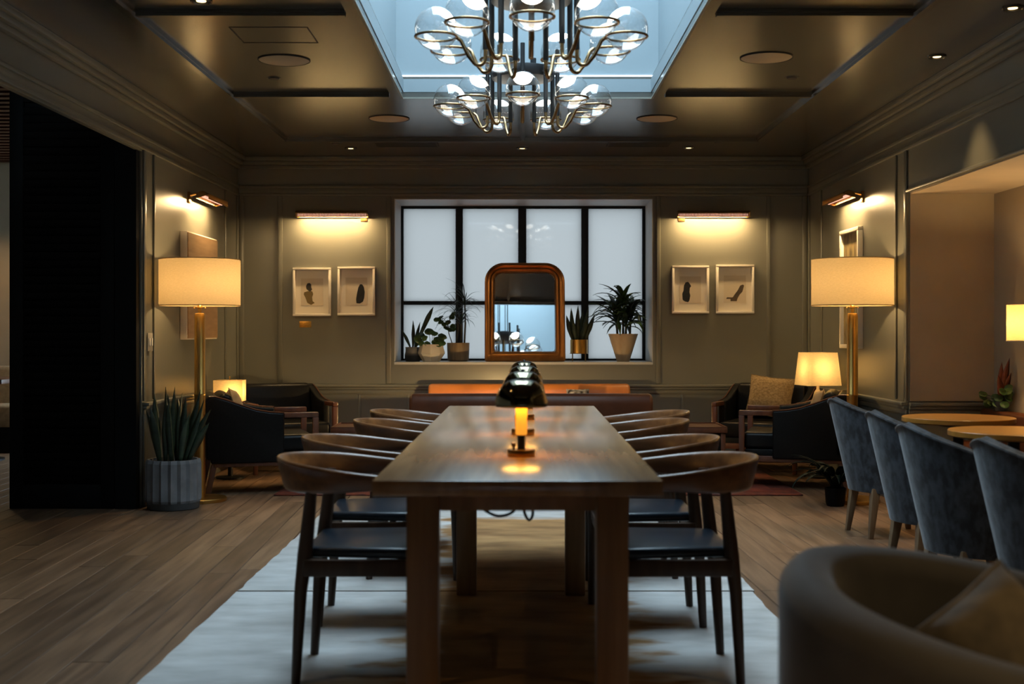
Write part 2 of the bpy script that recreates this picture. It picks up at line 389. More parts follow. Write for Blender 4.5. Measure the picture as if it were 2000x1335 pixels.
# ceiling with skylight hole
c = MB()
c.bx(WL - .2, SX0, YF, YB + .2, ZC, ZC + .1); c.bx(SX1, ALX + .2, YF, YB + .2, ZC, ZC + .1)
c.bx(SX0, SX1, YF, SY0, ZC, ZC + .1); c.bx(SX0, SX1, SY1, YB + .2, ZC, ZC + .1)
ceiling = struct('ceiling', c, M['ceil'], 'dark satin ceiling with battens around the skylight', smooth=0)
def batten(x0, x1, y0, y1, w=.03, h=.030):
    """a raised flat batten with a small step, along x or y"""
    b = MB()
    if abs(x1 - x0) > abs(y1 - y0):
        b.bx(x0, x1, y0 - w, y0 + w, ZC - h * .55, ZC + .001); b.bx(x0, x1, y0 - w * .6, y0 + w * .6, ZC - h, ZC - h * .5)
    else:
        b.bx(x0 - w, x0 + w, y0, y1, ZC - h * .55, ZC + .001); b.bx(x0 - w * .6, x0 + w * .6, y0, y1, ZC - h, ZC - h * .5)
    b.build('batten', M['ceil'], ceiling, smooth=0)
BX0, BX1 = -1.857, 1.927
batten(BX0, BX0, YF, 10.0); batten(BX1, BX1, YF, 10.0)
batten(BX0, BX1, 10.0, 10.0)
batten(.045, .045, 8.17, 9.965, .018)
for yy in (8.1, 6.02, 4.3): batten(BX0 + .03, SX0 - .09, yy, yy); batten(SX1 + .09, BX1 - .03, yy, yy)
for yy in (2.2, 0.1): batten(BX0 + .03, BX1 - .03, yy, yy)
# access hatch outline in the left field
x0, _ = XZ(447, 55, 6.37); b = MB()
for (a0, a1, b0, b1) in ((-1.46, -1.06, 6.35, 6.356), (-1.46, -1.06, 6.69, 6.696), (-1.46, -1.454, 6.35, 6.696), (-1.066, -1.06, 6.35, 6.696)):
    b.bx(a0, a1, b0, b1, ZC - .002, ZC)
b.build('hatch_outline', M['dark_gap'], ceiling, smooth=0)

# skylight: trim, well walls, glazing, cove led
sky = bpy.data.objects.new('window_2', None); COL.objects.link(sky)
tag(sky, 'long rectangular skylight above the table with pale blue well', 'skylight', kind='structure')
def ring(name, x0, x1, y0, y1, w, z0, z1, m):
    MB().bx(x0 - w, x0, y0 - w, y1 + w, z0, z1).build(name, m, sky, smooth=0)
    MB().bx(x1, x1 + w, y0 - w, y1 + w, z0, z1).build(name, m, sky, smooth=0)
    MB().bx(x0, x1, y0 - w, y0, z0, z1).build(name, m, sky, smooth=0)
    MB().bx(x0, x1, y1, y1 + w, z0, z1).build(name, m, sky, smooth=0)
ring('trim', SX0, SX1, SY0, SY1, .075, ZC - .03, ZC, M['ceil'])
ring('trim_bead', SX0 + .001, SX1 - .001, SY0 + .001, SY1 - .001, .014, ZC - .042, ZC - .031, M['wall'])
ring('well_wall', SX0 - .05, SX1 + .05, SY0 - .05, SY1 + .05, .04, ZC + .1, ZT + .05, M['well'])
lip = ring('well_lip', SX0 + .004, SX1 - .004, SY0 + .004, SY1 - .004, .05, ZC + .001, ZC + .085, M['well'])
ring('led_strip', SX0 - .040, SX1 + .040, SY0 - .040, SY1 + .040, .009, ZC + .088, ZC + .118, M['led'])
MB().bx(SX0 - .05, SX1 + .05, SY0 - .05, SY1 + .05, ZT + .02, ZT + .028).build('glazing', M['sky_glass'], sky, smooth=0)
for k in range(1, 4):
    yy = SY0 + (SY1 - SY0) * k / 4
    MB().bx(SX0 - .05, SX1 + .05, yy - .02, yy + .02, ZT - .02, ZT + .018).build('glazing_bar', M['well'], sky, smooth=0)

# back wall with window opening
w0, w1, z0, z1 = WIN
b = MB(); b.bx(WL - .15, w0, YB, WY + .1, 0, ZC + .1); b.bx(w1, ALX + .2, YB, WY + .1, 0, ZC + .1)
b.bx(w0, w1, YB, WY + .1, 0, z0); b.bx(w0, w1, YB, WY + .1, z1, ZC + .1)
wall_back = struct('wall_back', b, M['wall'], 'grey green panelled back wall with the frosted window', smooth=0)
wl = MB(); wl.bx(WL - .145, WL, YP, YB, 0, ZC + .1); wl.bx(WL - .03, WL, 1.6, YP, 2.35, ZC + .1); wl.bx(WL - .145, WL, YF, 1.6, 0, ZC + .1)
wall_left = struct('wall_left', wl, M['wall'], 'grey green left wall with the wide opening and header', smooth=0)
wr = MB(); wr.bx(WR, ALX + .2, YP + .02, YB, 0, ZC + .1); wr.bx(WR, ALX + .2, 2.2, YP + .02, 2.08, ZC + .1); wr.bx(WR, ALX + .2, YF, 2.2, 0, ZC + .1)
wall_right = struct('wall_right', wr, M['wall'], 'grey green right wall with header over the banquette alcove', smooth=0)
wall_alcove = struct('wall_alcove', MB().bx(ALX, ALX + .2, 2.2, YP + .02, 0, 2.08), M['tanwall'], 'beige back wall of the banquette alcove', smooth=0)
MB().bx(WR + .012, ALX, YP + .012, YP + .02, .70, 2.08).build('end_panel', M['tanwall'], wall_alcove, smooth=0)
MB().bx(WR + .012, ALX, 2.2, YP + .012, 2.07, 2.08).build('soffit_panel', M['tanwall'], wall_alcove, smooth=0)
struct('wall_front', MB().bx(-7.2, ALX + .2, YF - .12, YF, 0, ZC + .1), M['wall'], 'plain wall behind the viewer', smooth=0)
# adjoining room seen through the left opening
struct('wall_adjoining', MB().bx(-7.2, WL - .145, 12.6, 12.8, 0, 3.0), M['tanwall'], 'tan wall at the end of the adjoining room', smooth=0)
struct('wall_adjoining_side', MB().bx(-7.3, -7.2, YF, 12.8, 0, 3.0), M['tanwall'], 'tan side wall of the adjoining room', smooth=0)
ca = struct('ceiling_adjoining', MB().bx(-7.2, WL - .145, YF, 12.8, 2.90, 3.0), M['black'], 'dark slatted ceiling of the adjoining room', cat='ceiling', smooth=0)
for k in range(24):
    MB().bx(-7.1, WL - .16, 8.5 + k * .17, 8.58 + k * .17, 2.84, 2.90).build('slat', M['brown_leather'], ca, smooth=0)

def molding(parent, x0, x1, y0, y1, z0, z1, bev=.004):
    return MB().bx(x0, x1, y0, y1, z0, z1).build('molding', M['wall'], parent, bevel=bev, seg=2)
pm = YB / F
def bX(px): return (px - 1010) * YB / F
# back wall: cornice, picture rail, stiles, chair rail, wainscot, baseboard
for zz0, zz1, pr in ((2.665, 2.70, .085), (2.632, 2.664, .06), (2.60, 2.631, .035), (2.43, 2.452, .022), (2.385, 2.43, .012), (2.36, 2.384, .02)):
    molding(wall_back, WL, WR, YB - pr, YB, zz0, zz1)
    molding(wall_left, WL, WL + pr, YF, YB - pr - .0005, zz0, zz1)
    molding(wall_right, WR - pr, WR, YF, YB - pr - .0005, zz0, zz1)
for p0, p1 in ((467, 477), (543, 552), (755, 764), (1282, 1290), (1497, 1505), (1566, 1576)):
    molding(wall_back, bX(p0), bX(p1), YB - .016, YB, .70, 2.36, .006)
for p0, p1 in ((467, 600), (700, 800), (1330, 1420), (1480, 1570)):
    for (a0, a1, c0, c1) in ((bX(p0), bX(p1), .60, .62), (bX(p0), bX(p1), .17, .19)):
        molding(wall_back, a0, a1, YB - .01, YB, c0, c1)
    molding(wall_back, bX(p0), bX(p0) + .02, YB - .01, YB, .19, .60); molding(wall_back, bX(p1) - .02, bX(p1), YB - .01, YB, .19, .60)
def chair_rail(parent, x0, x1, y0, y1, nx, ny):
    """nx,ny: direction the rail faces"""
    for pr, a, c_ in ((.045, .668, .69), (.03, .645, .667), (.014, .61, .644)):
        if ny: molding(parent, x0, x1, y0 - pr, y0, a, c_)
        else: molding(parent, min(x0, x0 + nx * pr), max(x0, x0 + nx * pr), y0, y1, a, c_)
chair_rail(wall_back, WL, WR, YB, YB, 0, -1)
chair_rail(wall_left, WL, WL, YP, YB - .05, 1, 0)
chair_rail(wall_right, WR, WR, YP + .02, YB - .05, -1, 0)
chair_rail(wall_right, WR + .001, ALX, YP + .012, YP + .012, 0, -1)
def baseboard(name, label, *a): 
    o = struct(name, MB().bx(*a), M['wall'], label, bevel=.005); o['category'] = 'baseboard'; return o
baseboard('baseboard_back', 'tall painted baseboard along the back wall', WL, WR, YB - .02, YB, 0, .13)
baseboard('baseboard_left', 'painted baseboard of the left pier', WL, WL + .02, YP, YB - .02, 0, .13)
baseboard('baseboard_right', 'painted baseboard of the right pier', WR - .02, WR, YP + .02, YB - .02, 0, .13)
# side wall stiles
for y0, y1 in ((YP, YP + .05), (8.52, 8.55), (10.62, 10.66), (11.06, 11.112)):
    molding(wall_left, WL, WL + .014, y0, y1, .70, 2.36); molding(wall_right, WR - .014, WR, y0 + .02, y1 + .02, .70, 2.36)
molding(wall_left, WL, WL + .014, YP, YP + .05, 0.13, .61)
# opening casing and header panels
molding(wall_left, WL - .15, WL + .001, YP - .016, YP, 0, 2.35)
molding(wall_right, WR - .014, WR, 2.2, YP + .04, 2.08, 2.10)

# window
win = bpy.data.objects.new('window_1', None); COL.objects.link(win)
tag(win, 'black steel framed window with eight frosted panes', 'window', kind='structure')
vx = [(-1.09, -1.082 + .0), (-.575, -.508), (.010, .086), (.600, .667), (1.170, 1.204)]
vx[0] = (-1.09, -1.062)
for a0, a1 in vx: MB().bx(a0, a1, WY - .03, WY + .05, z0 + .02, z1 - .03).build('mullion', M['black_metal'], win, bevel=.003)
MB().bx(w0, w1, WY - .03, WY + .05, z0, z0 + .02).build('frame_rail', M['black_metal'], win)
MB().bx(w0, w1, WY - .03, WY + .05, z1 - .03, z1).build('frame_rail', M['black_metal'], win)
zb = 1.427
for k in range(4):
    a0, a1 = vx[k][1], vx[k + 1][0]
    MB().bx(a0, a1, WY - .02, WY + .04, zb - .018, zb + .018).build('glazing_bar', M['black_metal'], win)
    MB().add([(a0, WY + .005, z0 + .02), (a1, WY + .005, z0 + .02), (a1, WY + .005, zb - .018), (a0, WY + .005, zb - .018)], [(0, 1, 2, 3)]).build('pane', M['pane'], win, smooth=0)
    MB().add([(a0, WY + .005, zb + .018), (a1, WY + .005, zb + .018), (a1, WY + .005, z1 - .03), (a0, WY + .005, z1 - .03)], [(0, 1, 2, 3)]).build('pane', M['pane'], win, smooth=0)
MB().bx(w0, w0 + .006, YB, WY - .03, z0 + .006, z1).build('jamb_lining', M['reveal'], win, smooth=0)
MB().bx(w1 - .006, w1, YB, WY - .03, z0 + .006, z1).build('jamb_lining', M['reveal'], win, smooth=0)
MB().bx(w0 + .006, w1 - .006, YB, WY - .03, z1 - .006, z1).build('head_lining', M['reveal'], win, smooth=0)
MB().bx(w0, w1, YB - .004, WY - .03, z0 - .02, z0 + .001).build('sill_board', M['reveal'], win, smooth=0)

# louvred black door standing open at the left pier
door = bpy.data.objects.new('door_1', None); COL.objects.link(door)
tag(door, 'tall black louvred door standing open beside the potted snake plant', 'door', kind='structure')
dx0, dx1, dy0, dy1 = -3.32, -2.635, 8.20, 8.245
MB().bx(-2.63, -2.511, 8.20, 8.272, 0, 2.78).bx(-2.511, -2.490, 8.20, 8.272, 0, 2.348).build('jamb', M['black'], door)
for a0, a1 in ((dx0, dx0 + .09), (dx1 - .09, dx1)): MB().bx(a0, a1, dy0, dy1, .002, 2.78).build('stile', M['black'], door, bevel=.004)
for c0, c1 in ((.002, .16), (2.66, 2.78)): MB().bx(dx0 + .09, dx1 - .09, dy0, dy1, c0, c1).build('rail', M['black'], door, bevel=.004)
MB().bx(dx0 + .09, dx1 - .09, dy0 + .03, dy0 + .034, .16, 2.66).build('backing', M['black'], door)
sm = None
for k in range(47):
    zz = .185 + k * .0525
    if sm is None:
        sm = MB().box((0, 0, 0), (dx1 - dx0 - .18, .008, .056), Matrix.Rotation(R(28), 4, 'X')).build('slat', M['black'], door, smooth=0); o = sm
    else:
        o = sm.copy(); COL.objects.link(o)
    o.location = ((dx0 + dx1) / 2, dy0 + .016, zz)

# ------------------------------------------------------------------ communal table
TZ = 0.77; TY0, TY1 = 3.283, 6.59
table = thing('communal_table', 'long oak communal table with square legs on the pale rug', 'table', (0.012, (TY0 + TY1) / 2, 0.012), R(-0.4))
yc = (TY0 + TY1) / 2; hl = (TY1 - TY0) / 2; hw = .382
MB().bx(-hw, hw, -hl, hl, TZ - .042 - .012, TZ - .012).build('tabletop', M['table'], table, bevel=.004)
MB().bx(-.26, .26, -hl + .10, -hl + .13, TZ - .105, TZ - .055).build('apron', M['table_leg'], table)
MB().bx(-.26, .26, hl - .13, hl - .10, TZ - .105, TZ - .055).build('apron', M['table_leg'], table)
for s in (-1, 1): MB().bx(s * .245 - .012, s * .245 + .012, -hl + .13, hl - .13, TZ - .105, TZ - .055).build('apron', M['table_leg'], table)
for s in (-1, 1):
    MB().bx(s * .293 - .042 if s > 0 else -.293, .293 if s > 0 else -.293 + .084, -hl + .02, -hl + .104, 0, TZ - .055).build('leg', M['table_leg'], table, bevel=.003) if False else None
    xa = .209 * s; xb = .293 * s
    MB().bx(min(xa, xb), max(xa, xb), -hl + .02, -hl + .104, 0, TZ - .055).build('leg', M['table_leg'], table, bevel=.003)
    xa = .194 * s; xb = .280 * s
    MB().bx(min(xa, xb), max(xa, xb), 5.46 - yc, 5.546 - yc, 0, TZ - .055).build('leg', M['table_leg'], table, bevel=.003)

# ------------------------------------------------------------------ rugs
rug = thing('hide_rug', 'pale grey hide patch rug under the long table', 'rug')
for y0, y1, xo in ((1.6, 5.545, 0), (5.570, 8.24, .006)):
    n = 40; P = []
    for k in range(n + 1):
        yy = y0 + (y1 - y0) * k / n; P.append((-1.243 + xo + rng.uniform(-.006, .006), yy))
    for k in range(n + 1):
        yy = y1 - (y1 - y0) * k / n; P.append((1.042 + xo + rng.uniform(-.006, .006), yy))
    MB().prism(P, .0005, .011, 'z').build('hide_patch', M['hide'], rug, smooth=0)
red = thing('patterned_rug', 'red patterned rug under the seating by the window', 'rug')
MB().bx(-1.72, 2.02, 8.86, 10.95, .0005, .010).build('border', M['redrug_border'], red, bevel=.003)
MB().bx(-1.55, 1.85, 9.02, 10.8, .010, .0125).build('field', M['redrug'], red)

# ------------------------------------------------------------------ dining chairs
def make_dining_chair():
    t = thing('dining_chair', 'x', 'chair', group='walnut armchairs along the communal table')
    # rail: horseshoe band, tall at the back, thin at the arms
    secs = []; n = 28
    for k in range(n + 1):
        u = -1 + 2 * k / n; a = u * R(118)
        x = -.02 - .275 * math.cos(a) if abs(a) < R(90) else -.02 + .20 * (abs(a) - R(90)) / R(28)
        y = .272 * math.sin(a) if abs(a) < R(90) else math.copysign(.272 - .012 * (abs(a) - R(90)) / R(28), a)
        e = abs(u); h = .085 * (1 - e) ** .7 + .032 if e < 1 else .032
        h = .110 - .076 * min(1, e * 1.05) ** 2.2
        zc_ = .674 - .014 * e ** 1.5
        th = .020 + .016 * e ** 2
        nx, ny = -math.cos(a), math.sin(a)
        if abs(a) > R(90): nx, ny = 0, math.copysign(1, a)
        tilt = .016 * (1 - e)
        ring_ = []
        for q in range(12):
            ph = 2 * math.pi * q / 12
            cz = math.copysign(abs(math.sin(ph)) ** .45, math.sin(ph)) * h / 2; co = math.copysign(abs(math.cos(ph)) ** .7, math.cos(ph)) * th / 2 + tilt * (cz / h * 2)
            ring_.append((x + nx * co, y + ny * co, zc_ + cz))
        secs.append(ring_)
    MB().loft(secs).build('back_rail', M['walnut'], t, smooth=60)
    for s in (-1, 1):
        MB().tube([(-.222, s * .190, 0), (-.205, s * .196, .30), (-.19, s * .20, .42), (-.165, s * .208, .66)], [.015, .021, .025, .018], 10).build('leg', M['walnut_leg'], t)
        MB().tube([(.185, s * .235, 0), (.18, s * .235, .30), (.178, s * .236, .42), (.165, s * .257, .645)], [.015, .021, .025, .018], 10).build('leg', M['walnut_leg'], t)
        MB().bx(-.19, .18, s * .218 - .012, s * .218 + .012, .355, .41).build('seat_rail', M['walnut_leg'], t, bevel=.004)
    MB().bx(-.205, -.18, -.19, .19, .355, .41).build('seat_rail', M['walnut_leg'], t, bevel=.004)
    MB().bx(.165, .19, -.22, .22, .355, .41).build('seat_rail', M['walnut_leg'], t, bevel=.004)
    poly = [(-.195, -.195), (.20, -.238), (.20, .238), (-.195, .195)]
    MB().prism(poly, .411, .447, 'z').build('seat', M['navy_leather'], t, bevel=.014, seg=4)
    return t
chair = make_dining_chair()
ch = [  # x, y, rot, label
    (-.50, 4.28, 0, 'walnut armchair at the near left corner of the table'),
    (-.555, 5.08, 0, 'walnut armchair second from the near end, left of the table'),
    (-.47, 6.02, 0, 'walnut armchair third from the near end, left of the table'),
    (-.475, 6.74, 0, 'walnut armchair farthest from the viewer, left of the table'),
    (.505, 4.28, 180, 'walnut armchair at the near right corner of the table'),
    (.50, 5.06, 180, 'walnut armchair second from the near end, right of the table'),
    (.51, 6.02, 180, 'walnut armchair third from the near end, right of the table'),
    (.60, 6.66, 180, 'walnut armchair farthest from the viewer, right of the table')]
for i, (x, y, a, lb) in enumerate(ch):
    if i == 0: o = chair; o.location = (x, y, .0125); o['label'] = lb
    else: dup(chair, lb, (x, y, .0125), R(a + rng.uniform(-2, 2)))

# ------------------------------------------------------------------ dome lamps on the table
def make_dome_lamp():
    t = thing('table_lamp', 'x', 'lamp', group='dome lamps on the communal table')
    MB().lathe([(.043, 0), (.044, .002), (.044, .018), (.042, .021)], 32).build('base', M['brass_dk'], t)
    MB().lathe([(.0125, .021), (.0125, .066)], 20).build('lower_stem', M['black_metal'], t)
    MB().lathe([(.0165, .066), (.018, .069), (.018, .168)], 24).build('glass_stem', M['amber'], t)
    MB().lathe([(.004, .021), (.004, .03), (.007, .031), (.007, .042), (.003, .044)], 14, (-.024, -.016, 0)).build('switch_knob', M['brass_dk'], t)
    prof = []
    for k in range(13):
        a = R(90) * k / 12; prof.append((.0825 * math.cos(a) ** .72 if k < 12 else .004, .156 + .084 * math.sin(a)))
    inner = [(max(.001, r - .002), z - .002) for r, z in reversed(prof)]
    MB().lathe([inner[-1]] + prof + inner[:-1], 40, cap0=False, cap1=False).build('dome_shade', M['dome'], t, smooth=50)
    MB().lathe([(.006, .238), (.007, .242), (.004, .247)], 14).build('finial', M['black_metal'], t)
    return t
lamp = make_dome_lamp()
for i, (y, x, lb) in enumerate(((3.93, .013, 'mirrored dome table lamp nearest the viewer'), (4.76, .022, 'second mirrored dome table lamp, just behind the nearest'),
                           (5.58, .033, 'third mirrored dome table lamp along the table'), (6.36, .036, 'mirrored dome table lamp at the far table end'))):
    if i == 0: o = lamp; o.location = (x, y, TZ + .0005); o['label'] = lb
    else: o = dup(lamp, lb, (x, y, TZ + .0005))
    l = bpy.data.lights.new('dome_lamp_glow', 'AREA'); l.shape = 'DISK'; l.size = .13; l.energy = 1.05; l.color = (1.0, .48, .09)
    lo = bpy.data.objects.new('dome_lamp_glow', l); COL.objects.link(lo); lo.parent = o; lo.location = (0, 0, .172)

# power cord under the table
cord = thing('power_cord', 'black power cord looping below the near table end', 'cord')
def loop(pts, yy):
    P = [Vector((XZ(px, py, yy)[0], yy + k * .01, XZ(px, py, yy)[1])) for k, (px, py) in enumerate(pts)]
    Q = []
    for i in range(len(P) - 1):
        p0 = P[max(i-1, 0)]; p1 = P[i]; p2 = P[i+1]; p3 = P[min(i+2, len(P)-1)]
        for j in range(6):
            u = j / 6; Q.append(.5 * ((2*p1) + (p2-p0)*u + (2*p0-5*p1+4*p2-p3)*u*u + (3*p1-p0-3*p2+p3)*u**3))
    Q.append(P[-1]); MB().tube(Q, .0045, 8).build('cord_loop', M['cord'], cord)
loop([(866, 976), (880, 988), (905, 994), (930, 993), (950, 976)], 3.7)
loop([(936, 978), (945, 995), (972, 1009), (1000, 1003), (1010, 985), (1012, 972)], 3.8)
loop([(1020, 972), (1024, 1000), (1033, 1017), (1041, 1005), (1036, 972)], 3.9)

# ------------------------------------------------------------------ chandeliers
def make_chandelier():
    t = thing('chandelier', 'x', 'chandelier', group='glass globe chandeliers under the skylight')
    zg = 2.445; zr = 2.412; rr = .0885; RG = .41
    MB().lathe([(.17, 2.575), (.172, 2.578), (.172, 2.632), (.17, 2.635)], 36).build('hub', M['hub'], t)
    MB().lathe([(.004, 2.33), (.011, 2.335), (.011, 2.575)], 16).build('finial_rod', M['brass_dk'], t)
    for s in (-1, 1): MB().tube([(s * .05, 0, 2.63), (s * .05, 0, ZT - .03)], .006, 8).build('suspension_rod', M['black_metal'], t)
    MB().lathe([(.09, ZT - .05), (.09, ZT - .03)], 24).build('canopy', M['black_metal'], t)
    arm0 = stem0 = globe0 = None
    for k in range(9):
        a = R(-90 + 40 * k)
        if k == 0:
            stem0 = MB().lathe([(.0125, 2.365), (.0125, 2.735)], 14, (.198, 0, 0)).box((.185, 0, 2.60), (.03, .012, .012)).build('stem', M['black_metal'], t)
            pth = [(.198, 0, 2.372), (.199, 0, 2.335)]
            for j in range(1, 9):
                b_ = R(180 + 180 * j / 8 * .82); pth.append((.228 + .029 * math.cos(b_), 0, 2.33 + .033 * math.sin(b_)))
            pth += [(.272, 0, 2.335), (.287, 0, 2.365), (.303, 0, 2.398), (RG - rr, 0, zr)]
            ring_ = [(RG + rr * math.cos(2*math.pi*q/40), rr * math.sin(2*math.pi*q/40), zr) for q in range(40)]
            m_ = MB().tube(pth, .0085, 10); m_.tube(ring_, .0058, 8, closed=True)
            arm0 = m_.build('arm', M['arm_brass'], t, smooth=60)
            m_ = MB()
            prof = [(.092 * math.sin(R(180 * q / 20)) if 0 < q < 20 else .001, zg - .092 * math.cos(R(180 * q / 20))) for q in range(21)]
            globe0 = m_.lathe(prof, 32, (RG, 0, 0)).build('globe', M['globe'], t, smooth=80)
            # opal reflector cap inside, on the upper side towards the hub
            ax = Vector((-.50, 0, .80)).normalized(); Mx = Matrix.Translation((RG, 0, zg)) @ Vector((0, 0, 1)).rotation_difference(ax).to_matrix().to_4x4()
            pr = [(.087 * math.sin(R(34 * q / 6)) if q else .001, .087 * math.cos(R(34 * q / 6))) for q in range(7)]
            cap0 = MB().lathe(list(reversed(pr)) + [], 24, M=Mx, cap0=True, cap1=True).build('diffuser', M['cap'], globe0, smooth=50)
            stem0.rotation_euler = arm0.rotation_euler = globe0.rotation_euler = (0, 0, a)
        else:
            for src in (stem0, arm0):
                o = src.copy(); COL.objects.link(o); o.rotation_euler = (0, 0, a)
            g = globe0.copy(); COL.objects.link(g); g.rotation_euler = (0, 0, a)
            d = cap0.copy(); COL.objects.link(d); d.parent = g
    return t
cha = make_chandelier(); cha['label'] = 'brass and black globe chandelier nearer the viewer, partly cut by the frame'; cha.location = (.06, 5.4, 0)
dup(cha, 'brass and black globe chandelier farther from the viewer, hanging lower in view', (.03, 7.05, 0))

# ------------------------------------------------------------------ ceiling fittings
def ceil_item(name, label, cat, px, py, r, m, group, thick=.006, rim=True):
    Y = (ZC - CAMZ) * F / (647.0 - py); x = (px - 1010) * Y / F
    t = thing(name, label, cat, (x, Y, ZC), 0, group)
    MB().lathe([(r * .96, -thick), (r, -thick * .4), (r, 0)], 40).build('grille', m, t)
    if rim:
        ring_ = [(r * 1.02 * math.cos(2*math.pi*q/40), r * 1.02 * math.sin(2*math.pi*q/40), -.003) for q in range(40)]
        MB().tube(ring_, .0035, 6, closed=True).build('rim', M['dark_gap'], t)
    return t
for px, py, lb in ((555, 117, 'round ceiling speaker left of the skylight'), (1497, 112, 'round ceiling speaker right of the skylight'),
                   (760, 231, 'round ceiling speaker far left, beyond the skylight'), (1283, 231, 'round ceiling speaker far right, beyond the skylight')):
    ceil_item('ceiling_speaker', lb, 'speaker', px, py, .142, M['spk'], 'round ceiling speakers')
for px, py, lb in ((685, 289, 'recessed downlight above the left pictures'), (1020, 289, 'recessed downlight above the window'), (1345, 288, 'recessed downlight above the right pictures'),
                   (1830, 110, 'recessed downlight over the blue chairs, farther one'), (1978, 15, 'recessed downlight at the upper right corner'), (393, 1, 'recessed downlight at the upper left, cut by the frame'),
                   (2.36, 4.9, 'recessed downlight above the nearest blue chair'), (2.36, 3.85, 'recessed downlight right of the table end'), (2.36, 2.8, 'recessed downlight above the tub chair'),
                   (2.36, 1.7, 'recessed downlight right of the viewer'), (1.2, .8, 'added unseen downlight ahead of the viewer, right one'), (-1.2, .8, 'added unseen downlight ahead of the viewer, left one'),  # unseen pair added to throw warm light on the table front
                   (-1.47, 3.3, 'recessed downlight over the floor left of the table')):
    if py > 10 and abs(px) > 10: Y = (ZC - CAMZ) * F / (647.0 - py); x = (px - 1010) * Y / F
    elif abs(px) > 10: Y = (ZC - CAMZ) * F / (647.0 - py); x = (px - 1010) * Y / F
    else: x, Y = px, py; px = 2000 if x > 0 else 0
    t = thing('downlight', lb, 'downlight', (x, Y, ZC), 0, 'recessed ceiling downlights')
    ring_ = [(.046 * math.cos(2*math.pi*q/28), .046 * math.sin(2*math.pi*q/28), -.003) for q in range(28)]
    MB().tube(ring_, .006, 6, closed=True).build('trim_ring', M['ceil'], t)
    MB().lathe([(.040, -.001), (.040, 0)], 24).build('baffle', M['dark_gap'], t)
    MB().lathe([(.022, -.004), (.022, -.001)], 20).build('lens', M['down'], t)
    spot('downlight_lamp', (0, 0, -.02), (75 if Y < 1 else (28 if Y < 3.5 else 45)) if px > 1700 else (75 if Y < 1 else 9), 104 if Y < 3.5 else 70, WARM, .7, t)
for px, py, lb in ((655, 280, 'small ceiling sprinkler cap at the left by the far vent'), (1403, 277, 'small ceiling sprinkler cap at the right by the far vent'),
                   (535, 152, 'small ceiling sprinkler cap near the left speaker'), (1547, 151, 'small ceiling sprinkler cap near the right speaker')):
    Y = (ZC - CAMZ) * F / (647.0 - py); x = (px - 1010) * Y / F
    t = thing('sprinkler_cap', lb, 'sprinkler', (x, Y, ZC), 0, 'ceiling sprinkler caps')
    MB().lathe([(.030, -.007), (.034, -.003), (.036, 0)], 24).build('cap', M['dark_gap'], t)
    MB().lathe([(.043, -.002), (.044, 0)], 24).build('plate', M['ceil'], t)
for x0, x1, lb in ((735, 852, 'dark slotted air vent in the ceiling left of centre'), (1190, 1307, 'dark slotted air vent in the ceiling right of centre')):
    Y = (ZC - CAMZ) * F / (647.0 - 281); xa = (x0 - 1010) * Y / F; xb = (x1 - 1010) * Y / F
    t = thing('air_vent', lb, 'vent', ((xa + xb) / 2, Y, ZC), 0, 'ceiling air vents'); h = (xb - xa) / 2
    MB().bx(-h, h, -.12, .12, -.004, 0).build('backing', M['dark_gap'], t)
    for k in range(5): MB().bx(-h, h, -.11 + k * .05, -.095 + k * .05, -.012, -.004).build('slat', M['ceil'], t)
    fr = MB(); fr.bx(-h - .015, h + .015, -.135, -.12, -.01, 0); fr.bx(-h - .015, h + .015, .12, .135, -.01, 0); fr.bx(-h - .015, -h, -.12, .12, -.01, 0); fr.bx(h, h + .015, -.12, .12, -.01, 0)
    fr.build('frame', M['ceil'], t)

# ------------------------------------------------------------------ picture lights and pictures
def picture_light(label, loc, rotz, mount, watts=13.0):
    """local: wall plane at y=0, light body in front (-y)"""
    t = thing('picture_light', label, 'picture light', loc, rotz, 'brass picture lights'); L_ = .315
    P = []
    for k in range(11):
        a = R(-10 + 166 * k / 10); P.append((-.115 + .048 * math.cos(a), .048 * math.sin(a)))
    Pi = [(-.115 + (y_ + .115) * .93, z_ * .93) for y_, z_ in reversed(P)]
    MB().prism(P + Pi, -L_, L_, 'x').build('hood', M['brass_dk'], t, smooth=50)
    for s in (-1, 1): MB().prism(P, s * L_ - .004 * (s > 0), s * L_ + .004 * (s < 0), 'x').build('end_cap', M['brass_dk'], t)
    MB().tube([(-L_ + .01, -.115, .012), (L_ - .01, -.115, .012)], .011, 10).build('lamp_tube', M['lampstrip'], t)
    rb = MB().bx(-L_, L_, -.166, -.162, -.012, -.004).build('front_lip', M['brass'], t)
    base = None
    for k in range(48):
        x = -L_ + .008 + k * (2 * L_ - .016) / 47
        if base is None: base = MB().bx(-.0038, .0038, -.1645, -.1615, -.004, .030).build('rib', M['brass'], t); o = base
        else: o = base.copy(); COL.objects.link(o)
        o.location = (x, 0, 0)
    MB().bx(mount - .03, mount + .03, -.016, 0, -.04, .045).build('wall_plate', M['brass_dk'], t, bevel=.004)
    MB().tube([(mount, -.012, .02), (mount, -.05, .03), (mount, -.085, .035)], .009, 8).build('bracket', M['brass_dk'], t)
    l = bpy.data.lights.new('picture_lamp', 'AREA'); l.shape = 'RECTANGLE'; l.size = L_ * 1.9; l.size_y = .02; l.energy = watts; l.color = WARM
    o = bpy.data.objects.new('picture_lamp', l); COL.objects.link(o); o.parent = t; o.location = (0, -.112, -.004); o.rotation_euler = (R(14), 0, 0)
    return t
xl, zl = XZ(652, 424, YB)
picture_light('brass picture light above the left pair of pictures', (xl, YB, zl), 0, .27)
xr, _ = XZ(1390, 422, YB)
picture_light('brass picture light above the right pair of pictures', (xr, YB, zl), 0, -.27)
picture_light('brass picture light on the left wall above the wooden panel', (WL, 9.72, 2.165), R(90), -.27)
